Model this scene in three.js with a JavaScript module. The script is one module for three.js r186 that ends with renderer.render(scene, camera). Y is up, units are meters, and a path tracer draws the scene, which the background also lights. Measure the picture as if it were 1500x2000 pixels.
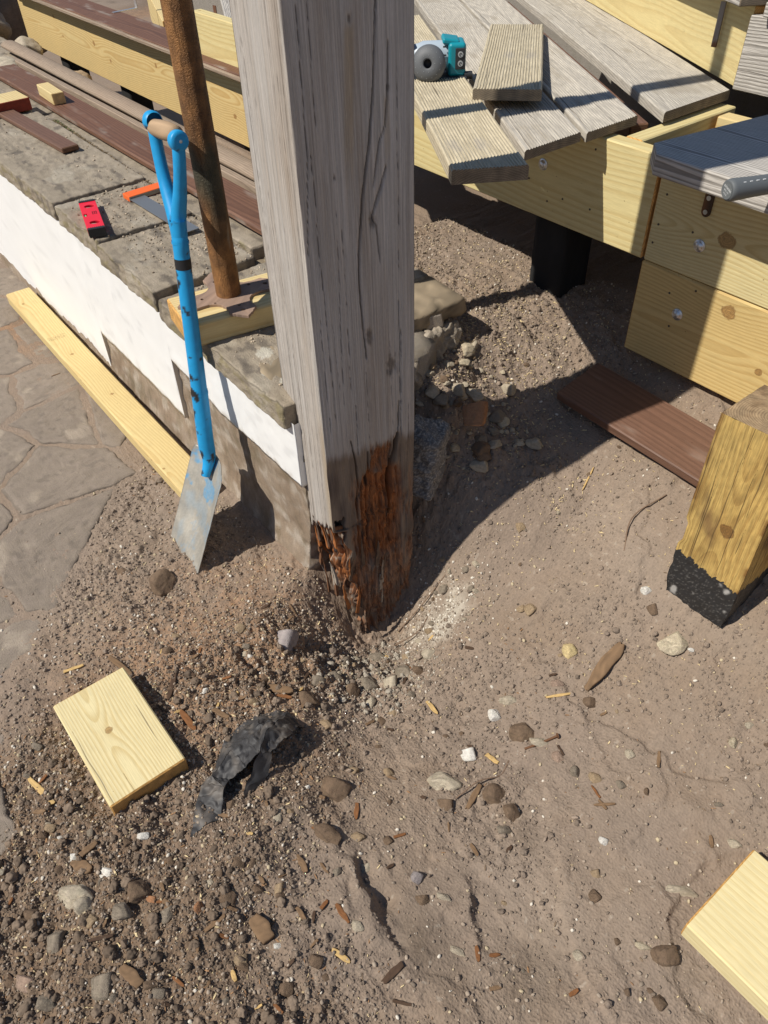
import * as THREE from 'three';
import { mergeGeometries, mergeVertices } from 'three/addons/utils/BufferGeometryUtils.js';
import { RoundedBoxGeometry } from 'three/addons/geometries/RoundedBoxGeometry.js';

// ---------------------------------------------------------------- camera, sky, sun, exposure
const scene = new THREE.Scene();
const camera = new THREE.PerspectiveCamera(67.38, 0.75, 0.05, 200);
camera.position.set(0, 1.5, 0);                       // held at chest height, wall runs along z, deck lies towards +x
camera.quaternion.setFromRotationMatrix(new THREE.Matrix4().makeBasis(
  new THREE.Vector3(0.7834, -0.0270, 0.6209), new THREE.Vector3(0.4420, 0.7265, -0.5261), new THREE.Vector3(-0.4369, 0.6867, 0.5811)));
scene.add(camera);

const renderer = new THREE.WebGLRenderer({ antialias: true });
renderer.setSize(768, 1024);
renderer.toneMapping = THREE.LinearToneMapping;
renderer.toneMappingExposure = 1.06;
renderer.shadowMap.enabled = true;

const SUN_AZ = 16 * Math.PI / 180, SUN_EL = 50.5 * Math.PI / 180;
const sunDir = new THREE.Vector3(-Math.cos(SUN_AZ) * Math.cos(SUN_EL), Math.sin(SUN_EL), -Math.sin(SUN_AZ) * Math.cos(SUN_EL));
{
  const W = 256, H = 128, d = new Float32Array(W * H * 4);
  for (let j = 0; j < H; j++) for (let i = 0; i < W; i++) {
    const el = ((j + 0.5) / H - 0.5) * Math.PI, s = Math.max(0, Math.sin(el));
    const t = Math.pow(s, 0.45), k = (j * W + i) * 4;
    const down = el < 0 ? 1 : 0;
    d[k] = down ? 0.09 : 0.33 + (0.070 - 0.33) * t;
    d[k + 1] = down ? 0.08 : 0.38 + (0.130 - 0.38) * t;
    d[k + 2] = down ? 0.065 : 0.46 + (0.265 - 0.46) * t;
    d[k + 3] = 1;
  }
  const sky = new THREE.DataTexture(d, W, H, THREE.RGBAFormat, THREE.FloatType);
  sky.mapping = THREE.EquirectangularReflectionMapping;
  sky.magFilter = sky.minFilter = THREE.LinearFilter; sky.needsUpdate = true;
  scene.background = sky; scene.environment = sky; scene.environmentIntensity = 1;
}
const sun = new THREE.DirectionalLight(new THREE.Color(1, 0.95, 0.865), 4.7);
sun.position.copy(sunDir).multiplyScalar(12).add(new THREE.Vector3(0.8, 0, -1.2));
sun.target.position.set(0.8, 0, -1.2);
sun.castShadow = true; sun.shadow.mapSize.set(4096, 4096);
Object.assign(sun.shadow.camera, { left: -5, right: 5, top: 5, bottom: -5, near: 1, far: 30 });
scene.add(sun, sun.target);

// ---------------------------------------------------------------- helpers
function mulberry(a) { return () => { a |= 0; a = a + 0x6D2B79F5 | 0; let t = Math.imul(a ^ a >>> 15, 1 | a); t = t + Math.imul(t ^ t >>> 7, 61 | t) ^ t; return ((t ^ t >>> 14) >>> 0) / 4294967296; }; }
const PERM = new Uint8Array(512), GX = new Float32Array(256), GY = new Float32Array(256), GZ = new Float32Array(256);
{
  const r = mulberry(7), p = Array.from({ length: 256 }, (_, i) => i);
  for (let i = 255; i > 0; i--) { const j = Math.floor(r() * (i + 1)); [p[i], p[j]] = [p[j], p[i]]; }
  for (let i = 0; i < 512; i++) PERM[i] = p[i & 255];
  for (let i = 0; i < 256; i++) { const z = r() * 2 - 1, a = r() * 6.2832, q = Math.sqrt(1 - z * z); GX[i] = q * Math.cos(a); GY[i] = q * Math.sin(a); GZ[i] = z; }
}
const fade = t => t * t * t * (t * (t * 6 - 15) + 10);
function n3(x, y, z) {
  const X = Math.floor(x), Y = Math.floor(y), Z = Math.floor(z); x -= X; y -= Y; z -= Z;
  const u = fade(x), v = fade(y), w = fade(z);
  const g = (i, j, k) => { const h = PERM[PERM[PERM[(X + i) & 255] + ((Y + j) & 255)] + ((Z + k) & 255)]; return GX[h] * (x - i) + GY[h] * (y - j) + GZ[h] * (z - k); };
  const a = g(0, 0, 0), b = g(1, 0, 0), c = g(0, 1, 0), d = g(1, 1, 0), e = g(0, 0, 1), f = g(1, 0, 1), m = g(0, 1, 1), o = g(1, 1, 1);
  const p = a + u * (b - a), q = c + u * (d - c), r = e + u * (f - e), s = m + u * (o - m), t1 = p + v * (q - p), t2 = r + v * (s - r);
  return 1.5 * (t1 + w * (t2 - t1));
}
function n2(x, y) {
  const X = Math.floor(x), Y = Math.floor(y); x -= X; y -= Y; const u = fade(x), v = fade(y);
  const h = (i, j) => { const k = PERM[PERM[(X + i) & 255] + ((Y + j) & 255)]; return GX[k] * (x - i) + GY[k] * (y - j); };
  const a = h(0, 0), b = h(1, 0), c = h(0, 1), d = h(1, 1), p = a + u * (b - a), q = c + u * (d - c);
  return 1.9 * (p + v * (q - p));
}
const fbm2 = (x, y, o = 4) => { let s = 0, a = 0.5; for (let i = 0; i < o; i++) { s += a * n2(x, y); x = x * 2.03 + 11.3; y = y * 2.03 + 5.7; a *= 0.5; } return s; };
const fbm3 = (x, y, z, o = 3) => { let s = 0, a = 0.5; for (let i = 0; i < o; i++) { s += a * n3(x, y, z); x = x * 2.03 + 11.3; y = y * 2.03 + 5.7; z = z * 2.03 + 3.1; a *= 0.5; } return s; };
const clamp = (x, a = 0, b = 1) => Math.min(b, Math.max(a, x));
const sst = (a, b, x) => { const t = clamp((x - a) / (b - a)); return t * t * (3 - 2 * t); };
const mix = (a, b, t) => a + (b - a) * t;
const mix3 = (a, b, t) => [a[0] + (b[0] - a[0]) * t, a[1] + (b[1] - a[1]) * t, a[2] + (b[2] - a[2]) * t];
const V = (x, y, z) => new THREE.Vector3(x, y, z);
const lin = (r, g, b) => new THREE.Color().setRGB(r, g, b);
// sRGB 0..255 -> linear triple, for colours read as paint or matter
const s3 = (r, g, b) => [r, g, b].map(c => Math.pow(c / 255, 2.2));

const taken = new Map();
function numbered(n) { const k = taken.get(n) || 0; taken.set(n, k + 1); return k ? `${n}_${String(k).padStart(3, '0')}` : n; }
function shade(o) { o.castShadow = true; o.receiveShadow = true; return o; }
function part(name, geo, mat, parent) { const m = shade(new THREE.Mesh(geo, mat)); m.name = name; if (parent) parent.add(m); return m; }
function tag(o, label, category, group, kind) { o.userData.label = label; if (category) o.userData.category = category; if (group) o.userData.group = group; if (kind) o.userData.kind = kind; return o; }
function thing(name, label, category, group) { const g = new THREE.Group(); g.name = numbered(name); scene.add(g); return tag(g, label, category, group); }
function solo(name, geo, mat, label, category, group) { const m = part(numbered(name), geo, mat); scene.add(m); return tag(m, label, category, group); }
// put an object's local x along `dir`, local y near `up`
function orient(o, pos, dir, up = V(0, 1, 0)) {
  const X = dir.clone().normalize(), Z = X.clone().cross(up).normalize(), Y = Z.clone().cross(X);
  o.quaternion.setFromRotationMatrix(new THREE.Matrix4().makeBasis(X, Y, Z)); o.position.copy(pos); return o;
}

// ---- textures
function texture(w, h, fn, srgb = true) {
  const d = new Uint8Array(w * h * 4);
  for (let j = 0; j < h; j++) for (let i = 0; i < w; i++) {
    const c = fn(i / w, j / h, i, j), k = (j * w + i) * 4;
    for (let q = 0; q < 3; q++) { const v = clamp(typeof c === 'number' ? c : c[q]); d[k + q] = 255 * (srgb ? Math.pow(v, 1 / 2.2) : v); }
    d[k + 3] = 255;
  }
  const t = new THREE.DataTexture(d, w, h, THREE.RGBAFormat);
  t.wrapS = t.wrapT = THREE.MirroredRepeatWrapping; t.magFilter = THREE.LinearFilter; t.minFilter = THREE.LinearMipmapLinearFilter; t.generateMipmaps = true;
  if (srgb) t.colorSpace = THREE.SRGBColorSpace; t.needsUpdate = true; return t;
}
// sawn timber: rings of a log cut by a plank, bent round knots, fibre streaks, stains
function woodMat(o) {
  const { seed = 1, w = 1024, h = 256, len = 1.2, wid = 0.25, early, late, rings = 90, contrast = 0.6, fibre = 0.12, knots = [], stain = null, stainAmt = 0, stamp = null, rough = 0.75, bump = 0.0006, streak = 0.25, specks = 0, centre = 0.5, spread = 1, checks = 0 } = o;
  const S = seed * 17.3, hgt = new Float32Array(w * h), rn = mulberry(seed * 991 + 5);
  const cks = Array.from({ length: checks }, () => [rn() * len, rn() * wid, 0.05 + rn() * 0.35, (rn() - 0.5) * 0.04]);
  const map = texture(w, h, (a, b, i, j) => {
    const u = a * len, v = b * wid;
    let vv = v - wid * centre - 0.05 * spread * n2(u * 0.9 + S, S * 0.7) - 0.006 * n2(u * 4 + S, v * 8 + S);
    const dd = 0.012 + 0.03 * spread * (0.6 + n2(u * 0.55 + S * 2, 3.3));
    let r = Math.sqrt(vv * vv + dd * dd) * rings + 0.25 * n2(u * 2.5 + S, v * 30), core = 0, halo = 0, kq = 1;
    for (const [ku, kv, kr] of knots) {
      const du = (u - ku) * 0.5, dv = v - kv, q = Math.sqrt(du * du * 0.7 + dv * dv) / kr, e = Math.exp(-q * q * 0.22);
      r += e * kr * rings * 0.85; halo = Math.max(halo, Math.exp(-q * q * 0.25));
      const du2 = (u - ku), qq = Math.sqrt(du2 * du2 * 0.75 + dv * dv) / (kr * 0.72) + 0.22 * n2(u * 60 + S, v * 60) + 0.1 * n2(u * 220 + S, v * 220); if (qq < 1) { core = Math.max(core, sst(1, 0.85, qq)); kq = qq; }
    }
    const f = r - Math.floor(r), ring = sst(0.25, 0.86, f) * (1 - sst(0.9, 1, f));
    const fb = n2(u * 22 + S, v * 420) * 0.6 + n2(u * 60 + S, v * 900 + 9) * 0.4, big = n2(u * 1.6 + S, v * 9 + S) * 0.6 + n2(u * 5 + S, v * 3) * 0.4;
    let c = mix3(early, late, clamp(ring * contrast + halo * 0.12 + big * streak * 0.5 + 0.1));
    if (stamp) { const su = (u - stamp[0]) / stamp[2], sv = (v - stamp[1]) / stamp[3]; if (Math.abs(su) < 1 && Math.abs(sv) < 1 && n2(su * 2.2 + 5, sv * 16) > 0.12 && n2(su * 26, sv * 44) > -0.25) c = [c[0] * 0.55, c[1] * 0.5, c[2] * 0.46]; }
    const m = 1 + fibre * fb + streak * 0.35 * big; c = [c[0] * m, c[1] * m, c[2] * m];
    if (core) { const kr2 = 0.92 + 0.22 * Math.sin(kq * 24 + 2 * n2(u * 90, v * 90)) + 0.25 * n2(u * 170 + S, v * 170) - 0.35 * sst(0.72, 0.95, kq); c = mix3(c, [late[0] * 0.72 * kr2, late[1] * 0.60 * kr2, late[2] * 0.52 * kr2], core * 0.85); }
    if (stain) { const sm = sst(0.05, 0.45, fbm2(u * 5 + S, v * 16 + S, 4) + stainAmt - 0.5); c = mix3(c, stain, sm * 0.85); }
    if (specks && n2(u * 160 + S, v * 160) > 1 - specks) c = [c[0] * 0.5, c[1] * 0.45, c[2] * 0.42];
    let ck = 0;
    for (const [cu, cv, cl, sl] of cks) { const t = (u - cu) / cl; if (t > 0 && t < 1) { const q = Math.abs(v - cv - sl * t * cl - 0.0025 * n2(u * 12 + cv * 99, 1)); const wd = 0.0011 * Math.sin(t * Math.PI); if (q < wd * 1.6) ck = Math.max(ck, 1 - q / (wd * 1.6)); } }
    if (ck) c = mix3(c, [c[0] * 0.25, c[1] * 0.22, c[2] * 0.2], ck);
    hgt[j * w + i] = 0.5 - 0.25 * ring + 0.3 * fb - 0.5 * ck;
    return c;
  });
  const bm = texture(w, h, (a, b, i, j) => hgt[j * w + i], false);
  const m = new THREE.MeshStandardMaterial({ map, bumpMap: bm, bumpScale: bump, roughness: rough });
  m.userData.len = len; m.userData.wid = wid; return m;
}
function endMat(seed, a, b, cx = 0.5, cy = -0.4) {
  const map = texture(256, 256, (u, v) => {
    const x = u * 0.15 - cx * 0.15, y = v * 0.15 - cy * 0.15, r = Math.hypot(x, y) * 230 + 0.5 * n2(u * 6 + seed, v * 6), f = r - Math.floor(r);
    const c = mix3(a, b, sst(0.3, 0.9, f) * 0.7 + 0.2 * n2(u * 40 + seed, v * 40)), k = 1 + 0.25 * n2(u * 9 + seed, v * 9) + 0.12 * n2(u * 90, v * 90); return [c[0] * k, c[1] * k, c[2] * k];
  });
  const m = new THREE.MeshStandardMaterial({ map, roughness: 0.85, bumpMap: map, bumpScale: 0.0006 }); return m;
}
// chamfered plank: x length, y thickness, z width; group 0 long faces, group 1 ends
function plankGeo(L, T, W, c = 0.002, m = { len: 1.2, wid: 0.25 }, uo = 0, vo = 0) {
  const a = L / 2, b = T / 2, d = W / 2, P = [[], []], N = [[], []], U = [[], []];
  const push = (pts, ax) => {
    const e1 = pts[1].clone().sub(pts[0]), e2 = pts[2].clone().sub(pts[0]), n = e1.cross(e2).normalize(), cen = pts.reduce((s, p) => s.add(p), V(0, 0, 0));
    if (n.dot(cen) < 0) { pts = pts.slice().reverse(); n.negate(); }
    const g = ax === 0 ? 1 : 0;
    for (let i = 1; i + 1 < pts.length; i++) for (const p of [pts[0], pts[i], pts[i + 1]]) {
      P[g].push(p.x, p.y, p.z); N[g].push(n.x, n.y, n.z);
      if (ax === 0) U[g].push(p.z / 0.15 + 0.5 + uo, p.y / 0.15 + 0.5 + vo); else if (ax === 1) U[g].push((p.x + a) / m.len + uo, (p.z + d) / m.wid + vo); else U[g].push((p.x + a) / m.len + uo + 0.37, (p.y + b) / m.wid + vo + 0.31);
    }
  };
  const s = [-1, 1];
  for (const i of s) {
    push([[-1, -1], [1, -1], [1, 1], [-1, 1]].map(([p, q]) => V(i * a, p * (b - c), q * (d - c))), 0);
    push([[-1, -1], [1, -1], [1, 1], [-1, 1]].map(([p, q]) => V(p * (a - c), i * b, q * (d - c))), 1);
    push([[-1, -1], [1, -1], [1, 1], [-1, 1]].map(([p, q]) => V(p * (a - c), q * (b - c), i * d)), 2);
    for (const j of s) {
      push([V(-(a - c), i * b, j * (d - c)), V(a - c, i * b, j * (d - c)), V(a - c, i * (b - c), j * d), V(-(a - c), i * (b - c), j * d)], 1);
      push([V(i * a, -(b - c), j * (d - c)), V(i * a, b - c, j * (d - c)), V(i * (a - c), b - c, j * d), V(i * (a - c), -(b - c), j * d)], 0);
      push([V(i * a, j * (b - c), -(d - c)), V(i * a, j * (b - c), d - c), V(i * (a - c), j * b, d - c), V(i * (a - c), j * b, -(d - c))], 0);
      for (const k of s) push([V(i * a, j * (b - c), k * (d - c)), V(i * (a - c), j * b, k * (d - c)), V(i * (a - c), j * (b - c), k * d)], 0);
    }
  }
  const g = new THREE.BufferGeometry(), cat = A => new Float32Array([...A[0], ...A[1]]);
  g.setAttribute('position', new THREE.BufferAttribute(cat(P), 3)); g.setAttribute('normal', new THREE.BufferAttribute(cat(N), 3)); g.setAttribute('uv', new THREE.BufferAttribute(cat(U), 2));
  const k = P[0].length / 3; g.addGroup(0, k, 0); g.addGroup(k, P[1].length / 3, 1); return g;
}
// a decking profile (s across, t up) swept along x with both ends cut at slopes k0, k1 (dx per s)
function boardGeo(prof, L, k0, k1, m, uo = 0, vo = 0) {
  const P = [[], []], U = [[], []], n = prof.length;
  const tri = (g, ...v) => { for (const [p, u] of v) { P[g].push(...p); U[g].push(...u); } };
  let acc = 0;
  for (let i = 0; i < n; i++) {
    const [s, t] = prof[i], [s2, t2] = prof[(i + 1) % n], a0 = acc; acc += Math.hypot(s2 - s, t2 - t);
    const A = [k0 * s, t, s], B = [L + k1 * s, t, s], C = [L + k1 * s2, t2, s2], D = [k0 * s2, t2, s2];
    const uA = [A[0] / m.len + uo, a0 / m.wid + vo], uB = [B[0] / m.len + uo, a0 / m.wid + vo], uC = [C[0] / m.len + uo, acc / m.wid + vo], uD = [D[0] / m.len + uo, acc / m.wid + vo];
    tri(0, [A, uA], [B, uB], [C, uC]); tri(0, [A, uA], [C, uC], [D, uD]);
  }
  const tr = THREE.ShapeUtils.triangulateShape(prof.map(p => new THREE.Vector2(p[0], p[1])), []);
  for (const f of tr) {
    tri(1, ...f.map(i => [[k0 * prof[i][0], prof[i][1], prof[i][0]], [prof[i][0] / 0.15 + 0.5, prof[i][1] / 0.15 + 0.4]]));
    tri(1, ...f.slice().reverse().map(i => [[L + k1 * prof[i][0], prof[i][1], prof[i][0]], [prof[i][0] / 0.15 + 0.5, prof[i][1] / 0.15 + 0.4]]));
  }
  const g = new THREE.BufferGeometry();
  g.setAttribute('position', new THREE.BufferAttribute(new Float32Array([...P[0], ...P[1]]), 3)); g.setAttribute('uv', new THREE.BufferAttribute(new Float32Array([...U[0], ...U[1]]), 2));
  g.computeVertexNormals(); const k = P[0].length / 3; g.addGroup(0, k, 0); g.addGroup(k, P[1].length / 3, 1); return g;
}
function deckProfile(W, T, pitch = 0.0072, depth = 0.0017) {
  const r = 0.004, p = [[-W / 2, -T / 2], [-W / 2, T / 2 - r], [-W / 2 + r, T / 2]];
  const n = Math.floor((W - 3 * r) / pitch), x0 = -n * pitch / 2;
  for (let i = 0; i < n; i++) { const x = x0 + i * pitch; p.push([x + pitch * 0.12, T / 2], [x + pitch * 0.35, T / 2 - depth], [x + pitch * 0.65, T / 2 - depth], [x + pitch * 0.88, T / 2]); }
  p.push([W / 2 - r, T / 2], [W / 2, T / 2 - r], [W / 2, -T / 2]); return p.reverse();
}
// ---- coloured solids (vertex colours)
function colourize(geo, fn) {
  const p = geo.attributes.position, c = new Float32Array(p.count * 3), n = geo.attributes.normal;
  for (let i = 0; i < p.count; i++) { const q = fn(p.getX(i), p.getY(i), p.getZ(i), n.getX(i), n.getY(i), n.getZ(i)); c[i * 3] = clamp(q[0], 0, 2); c[i * 3 + 1] = clamp(q[1], 0, 2); c[i * 3 + 2] = clamp(q[2], 0, 2); }
  geo.setAttribute('color', new THREE.BufferAttribute(c, 3)); return geo;
}
const vcMat = (rough = 0.9, metal = 0, extra = {}) => new THREE.MeshStandardMaterial({ vertexColors: true, roughness: rough, metalness: metal, ...extra });
// fine mineral grain and fine wood fibre, laid over the vertex colours (mean about 0.78)
const grain = (() => {
  const h = new Float32Array(1024 * 1024), map = texture(1024, 1024, (u, v, i, j) => {
    const x = u * 16, y = v * 16, a = fbm2(x * 0.5, y * 0.5, 3), b = n2(x * 4, y * 4 + 3), c = n2(x * 10 + 7, y * 10), d = n2(x * 24, y * 24 + 1), p = sst(0.45, 0.7, n2(x * 3 + 40, y * 3)) * sst(-0.1, 0.3, d);
    h[j * 1024 + i] = 0.5 + 0.22 * a + 0.16 * b + 0.16 * c + 0.12 * d - 0.3 * p; const k = 0.78 * (1 + 0.13 * a + 0.11 * b + 0.14 * c + 0.12 * d) - 0.22 * p; return [k, k * (1 + 0.02 * b), k * (1 + 0.03 * a)];
  });
  return { map, bump: texture(1024, 1024, (u, v, i, j) => h[j * 1024 + i], false) };
})();
const fibreTex = (() => {
  const W = 512, H = 1024, h = new Float32Array(W * H), map = texture(W, H, (u, v, i, j) => {
    const s = u * 0.11, y = v * 0.6, w = 0.0012 * n2(y * 6, s * 40), a = n2((s + w) * 260, y * 2.5), b = n2((s + w) * 700 + 5, y * 6), c = n2((s + w) * 1700, y * 22 + 9), d = n2(s * 420, y * 120);
    h[j * W + i] = 0.5 + 0.25 * a + 0.22 * b + 0.2 * c; const k = 0.78 * (1 + 0.12 * a + 0.13 * b + 0.16 * c + 0.05 * d); return [k, k * (1 - 0.015 * a), k * (1 - 0.03 * a)];
  });
  return { map, bump: texture(W, H, (u, v, i, j) => h[j * W + i], false) };
})();
const grainMat = (rough = 0.94, bump = 0.002, metal = 0) => new THREE.MeshStandardMaterial({ vertexColors: true, map: grain.map, bumpMap: grain.bump, bumpScale: bump, roughness: rough, metalness: metal });
function boxUV(g, size = 0.25) { // uv in metres from the facing axis, and colours lifted to offset the grain's mean
  const p = g.attributes.position, n = g.attributes.normal, uv = new Float32Array(p.count * 2), c = g.attributes.color;
  for (let i = 0; i < p.count; i++) { const x = p.getX(i), y = p.getY(i), z = p.getZ(i), ax = Math.abs(n.getX(i)), ay = Math.abs(n.getY(i)), az = Math.abs(n.getZ(i)); let a, b; if (ay >= ax && ay >= az) { a = x; b = z; } else if (ax > az) { a = y + 0.37; b = z; } else { a = x; b = y + 0.61; } uv[i * 2] = a / size; uv[i * 2 + 1] = b / size; }
  g.setAttribute('uv', new THREE.BufferAttribute(uv, 2)); if (c) for (let i = 0; i < c.array.length; i++) c.array[i] /= 0.78; return g;
}
const matte = vcMat(0.95), stony = grainMat();
const plain = (c, rough = 0.6, metal = 0) => new THREE.MeshStandardMaterial({ color: lin(...c), roughness: rough, metalness: metal });
function weld(g) { g.deleteAttribute('uv'); g.deleteAttribute('normal'); const m = mergeVertices(g, 1e-5); m.computeVertexNormals(); return m; }
// box with rounded, broken edges and a rough surface
function roughBox(sx, sy, sz, nx, ny, nz, r, amp, freq, seed, warp = null) {
  const g = weld(new THREE.BoxGeometry(sx, sy, sz, nx, ny, nz)), p = g.attributes.position, h = [sx / 2, sy / 2, sz / 2];
  for (let i = 0; i < p.count; i++) {
    const q = [p.getX(i), p.getY(i), p.getZ(i)], rr = r * (1 + 0.5 * n3(q[0] * 9 + seed, q[1] * 9, q[2] * 9));
    const inn = q.map((v, k) => clamp(v, -(h[k] - rr), h[k] - rr)), d = V(q[0] - inn[0], q[1] - inn[1], q[2] - inn[2]); if (d.length() > 1e-6) d.setLength(rr);
    let x = inn[0] + d.x, y = inn[1] + d.y, z = inn[2] + d.z; const nn = d.length() > 1e-6 ? d.normalize() : V(0, 1, 0);
    const a = amp * (fbm3(x * freq + seed, y * freq, z * freq, 4) + 0.35 * fbm3(x * freq * 5, y * freq * 9 + seed, z * freq * 5, 2));
    x += nn.x * a; y += nn.y * a; z += nn.z * a; if (warp) [x, y, z] = warp(x, y, z);
    p.setXYZ(i, x, y, z);
  }
  g.computeVertexNormals(); return g;
}
function rockGeo(seed, detail = 3, sharp = 0.5) {
  const g = weld(new THREE.IcosahedronGeometry(1, detail)), p = g.attributes.position, rn = mulberry(seed * 77 + 3), cuts = [];
  for (let i = 0; i < 15; i++) { const z = rn() * 2 - 1, a = rn() * 6.283, q = Math.sqrt(1 - z * z); cuts.push([V(q * Math.cos(a), z, q * Math.sin(a)), 0.52 + rn() * 0.34]); }
  for (let i = 0; i < p.count; i++) {
    const v = V(p.getX(i), p.getY(i), p.getZ(i)).normalize(); let k = 1;
    for (const [n, d] of cuts) { const c = v.dot(n); if (c * k > d) k = mix(k, d / c, sharp); }
    k *= 1.12 + 0.12 * fbm3(v.x * 1.8 + seed * 5, v.y * 1.8, v.z * 1.8, 3) + 0.055 * n3(v.x * 6 + seed, v.y * 6, v.z * 6);
    p.setXYZ(i, v.x * k, v.y * k, v.z * k);
  }
  g.computeVertexNormals();
  return boxUV(colourize(g, (x, y, z) => { const k = 1 + 0.35 * fbm3(x * 3 + seed, y * 3, z * 3, 3) + 0.15 * n3(x * 14, y * 14, z * 14 + seed); return [k, k * (1 + 0.03 * n3(x * 4, y * 4, z * 4)), k]; }), 5);
}
function tube(pts, r, seg = 12, rad = 10, closed = false) {
  const c = new THREE.CatmullRomCurve3(pts.map(p => p.isVector3 ? p : V(...p)));
  const g = new THREE.TubeGeometry(c, seg, 1, rad, closed), p = g.attributes.position;
  const R = typeof r === 'function' ? r : () => r;
  for (let i = 0; i <= seg; i++) { const cp = c.getPointAt(i / seg), k = R(i / seg); for (let j = 0; j <= rad; j++) { const q = i * (rad + 1) + j; p.setXYZ(q, cp.x + (p.getX(q) - cp.x) * k, cp.y + (p.getY(q) - cp.y) * k, cp.z + (p.getZ(q) - cp.z) * k); } }
  return g;
}
function lathe(prof, seg = 32) { return new THREE.LatheGeometry(prof.map(p => new THREE.Vector2(p[0], p[1])), seg); }
// ---------------------------------------------------------------- ground: dug-over earth rising from the patio to the deck
const TERR = [[0.779, -1.034, -0.196], [0.816, -1.023, -0.148], [0.881, -1.004, -0.074], [0.937, -0.988, 0.012], [0.983, -0.975, 0.087], [1.056, -0.954, 0.158], [1.177, -0.919, 0.215], [1.354, -0.868, 0.278], [1.476, -0.833, 0.327], [1.565, -0.808, 0.37], [1.082, -1.167, 0.36], [1.168, -1.143, 0.33], [1.271, -1.113, 0.31], [1.416, -1.071, 0.335], [1.514, -1.044, 0.352], [1.631, -1.3, 0.42], [1.63, -1.41, 0.425], [1.9, -1.3, 0.44], [1.2, -1.36, 0.43], [1.05, -1.25, 0.4], [1.35, -1.6, 0.43], [1.9, -0.8, 0.44], [1.9, -0.3, 0.45], [1.75, 0.1, 0.42], [1.7, 0.6, 0.4], [2.4, -0.5, 0.5], [2.4, -1.5, 0.45], [0.66, -1.2, 0], [0.7, -1.28, 0.02], [0.5, -1.3, 0], [0.45, -1.5, 0], [0.6, -1.5, 0], [0.3, -1.5, 0], [0, -1.6, 0], [-0.4, -1.4, 0], [-0.6, -0.9, 0], [0.2, -1.2, 0], [0, -1.1, 0], [-0.5, -0.2, 0.02], [0, 0.2, 0.0], [0.5, 0.5, 0], [1.1, 0.6, 0.05], [-0.9, -2, 0], [-0.9, 0.5, 0], [1.183, -0.519, 0.2], [1.161, -0.385, 0.15], [1.364, -0.581, 0.29], [1.204, -0.292, 0.19], [1.033, -0.85, 0.08], [0.906, -0.715, 0.01], [1.169, -0.737, 0.17], [1.004, -0.575, 0.07], [1.018, -0.378, 0.08], [1.097, -0.217, 0.1], [0.732, -0.538, -0.03], [0.782, -0.246, 0.02], [0.908, -0.074, 0.03], [0.389, -0.332, 0], [0.604, -0.05, 0.01], [0.169, -0.347, 0.02], [-0.065, -0.628, 0.04], [-0.259, -0.74, 0.02], [0.156, -0.748, 0.03], [-0.082, -1.104, 0], [0.24, -1.275, 0], [0.476, -1.183, 0], [0.48, -1.056, -0.04], [0.592, -1.094, -0.09], [0.674, -1.161, -0.07], [0.617, -0.955, -0.14], [0.507, -0.802, -0.07], [0.691, -0.84, -0.1], [0.846, -0.866, -0.03], [0.438, -0.862, -0.03], [0.715, -1.043, -0.19]];
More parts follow.
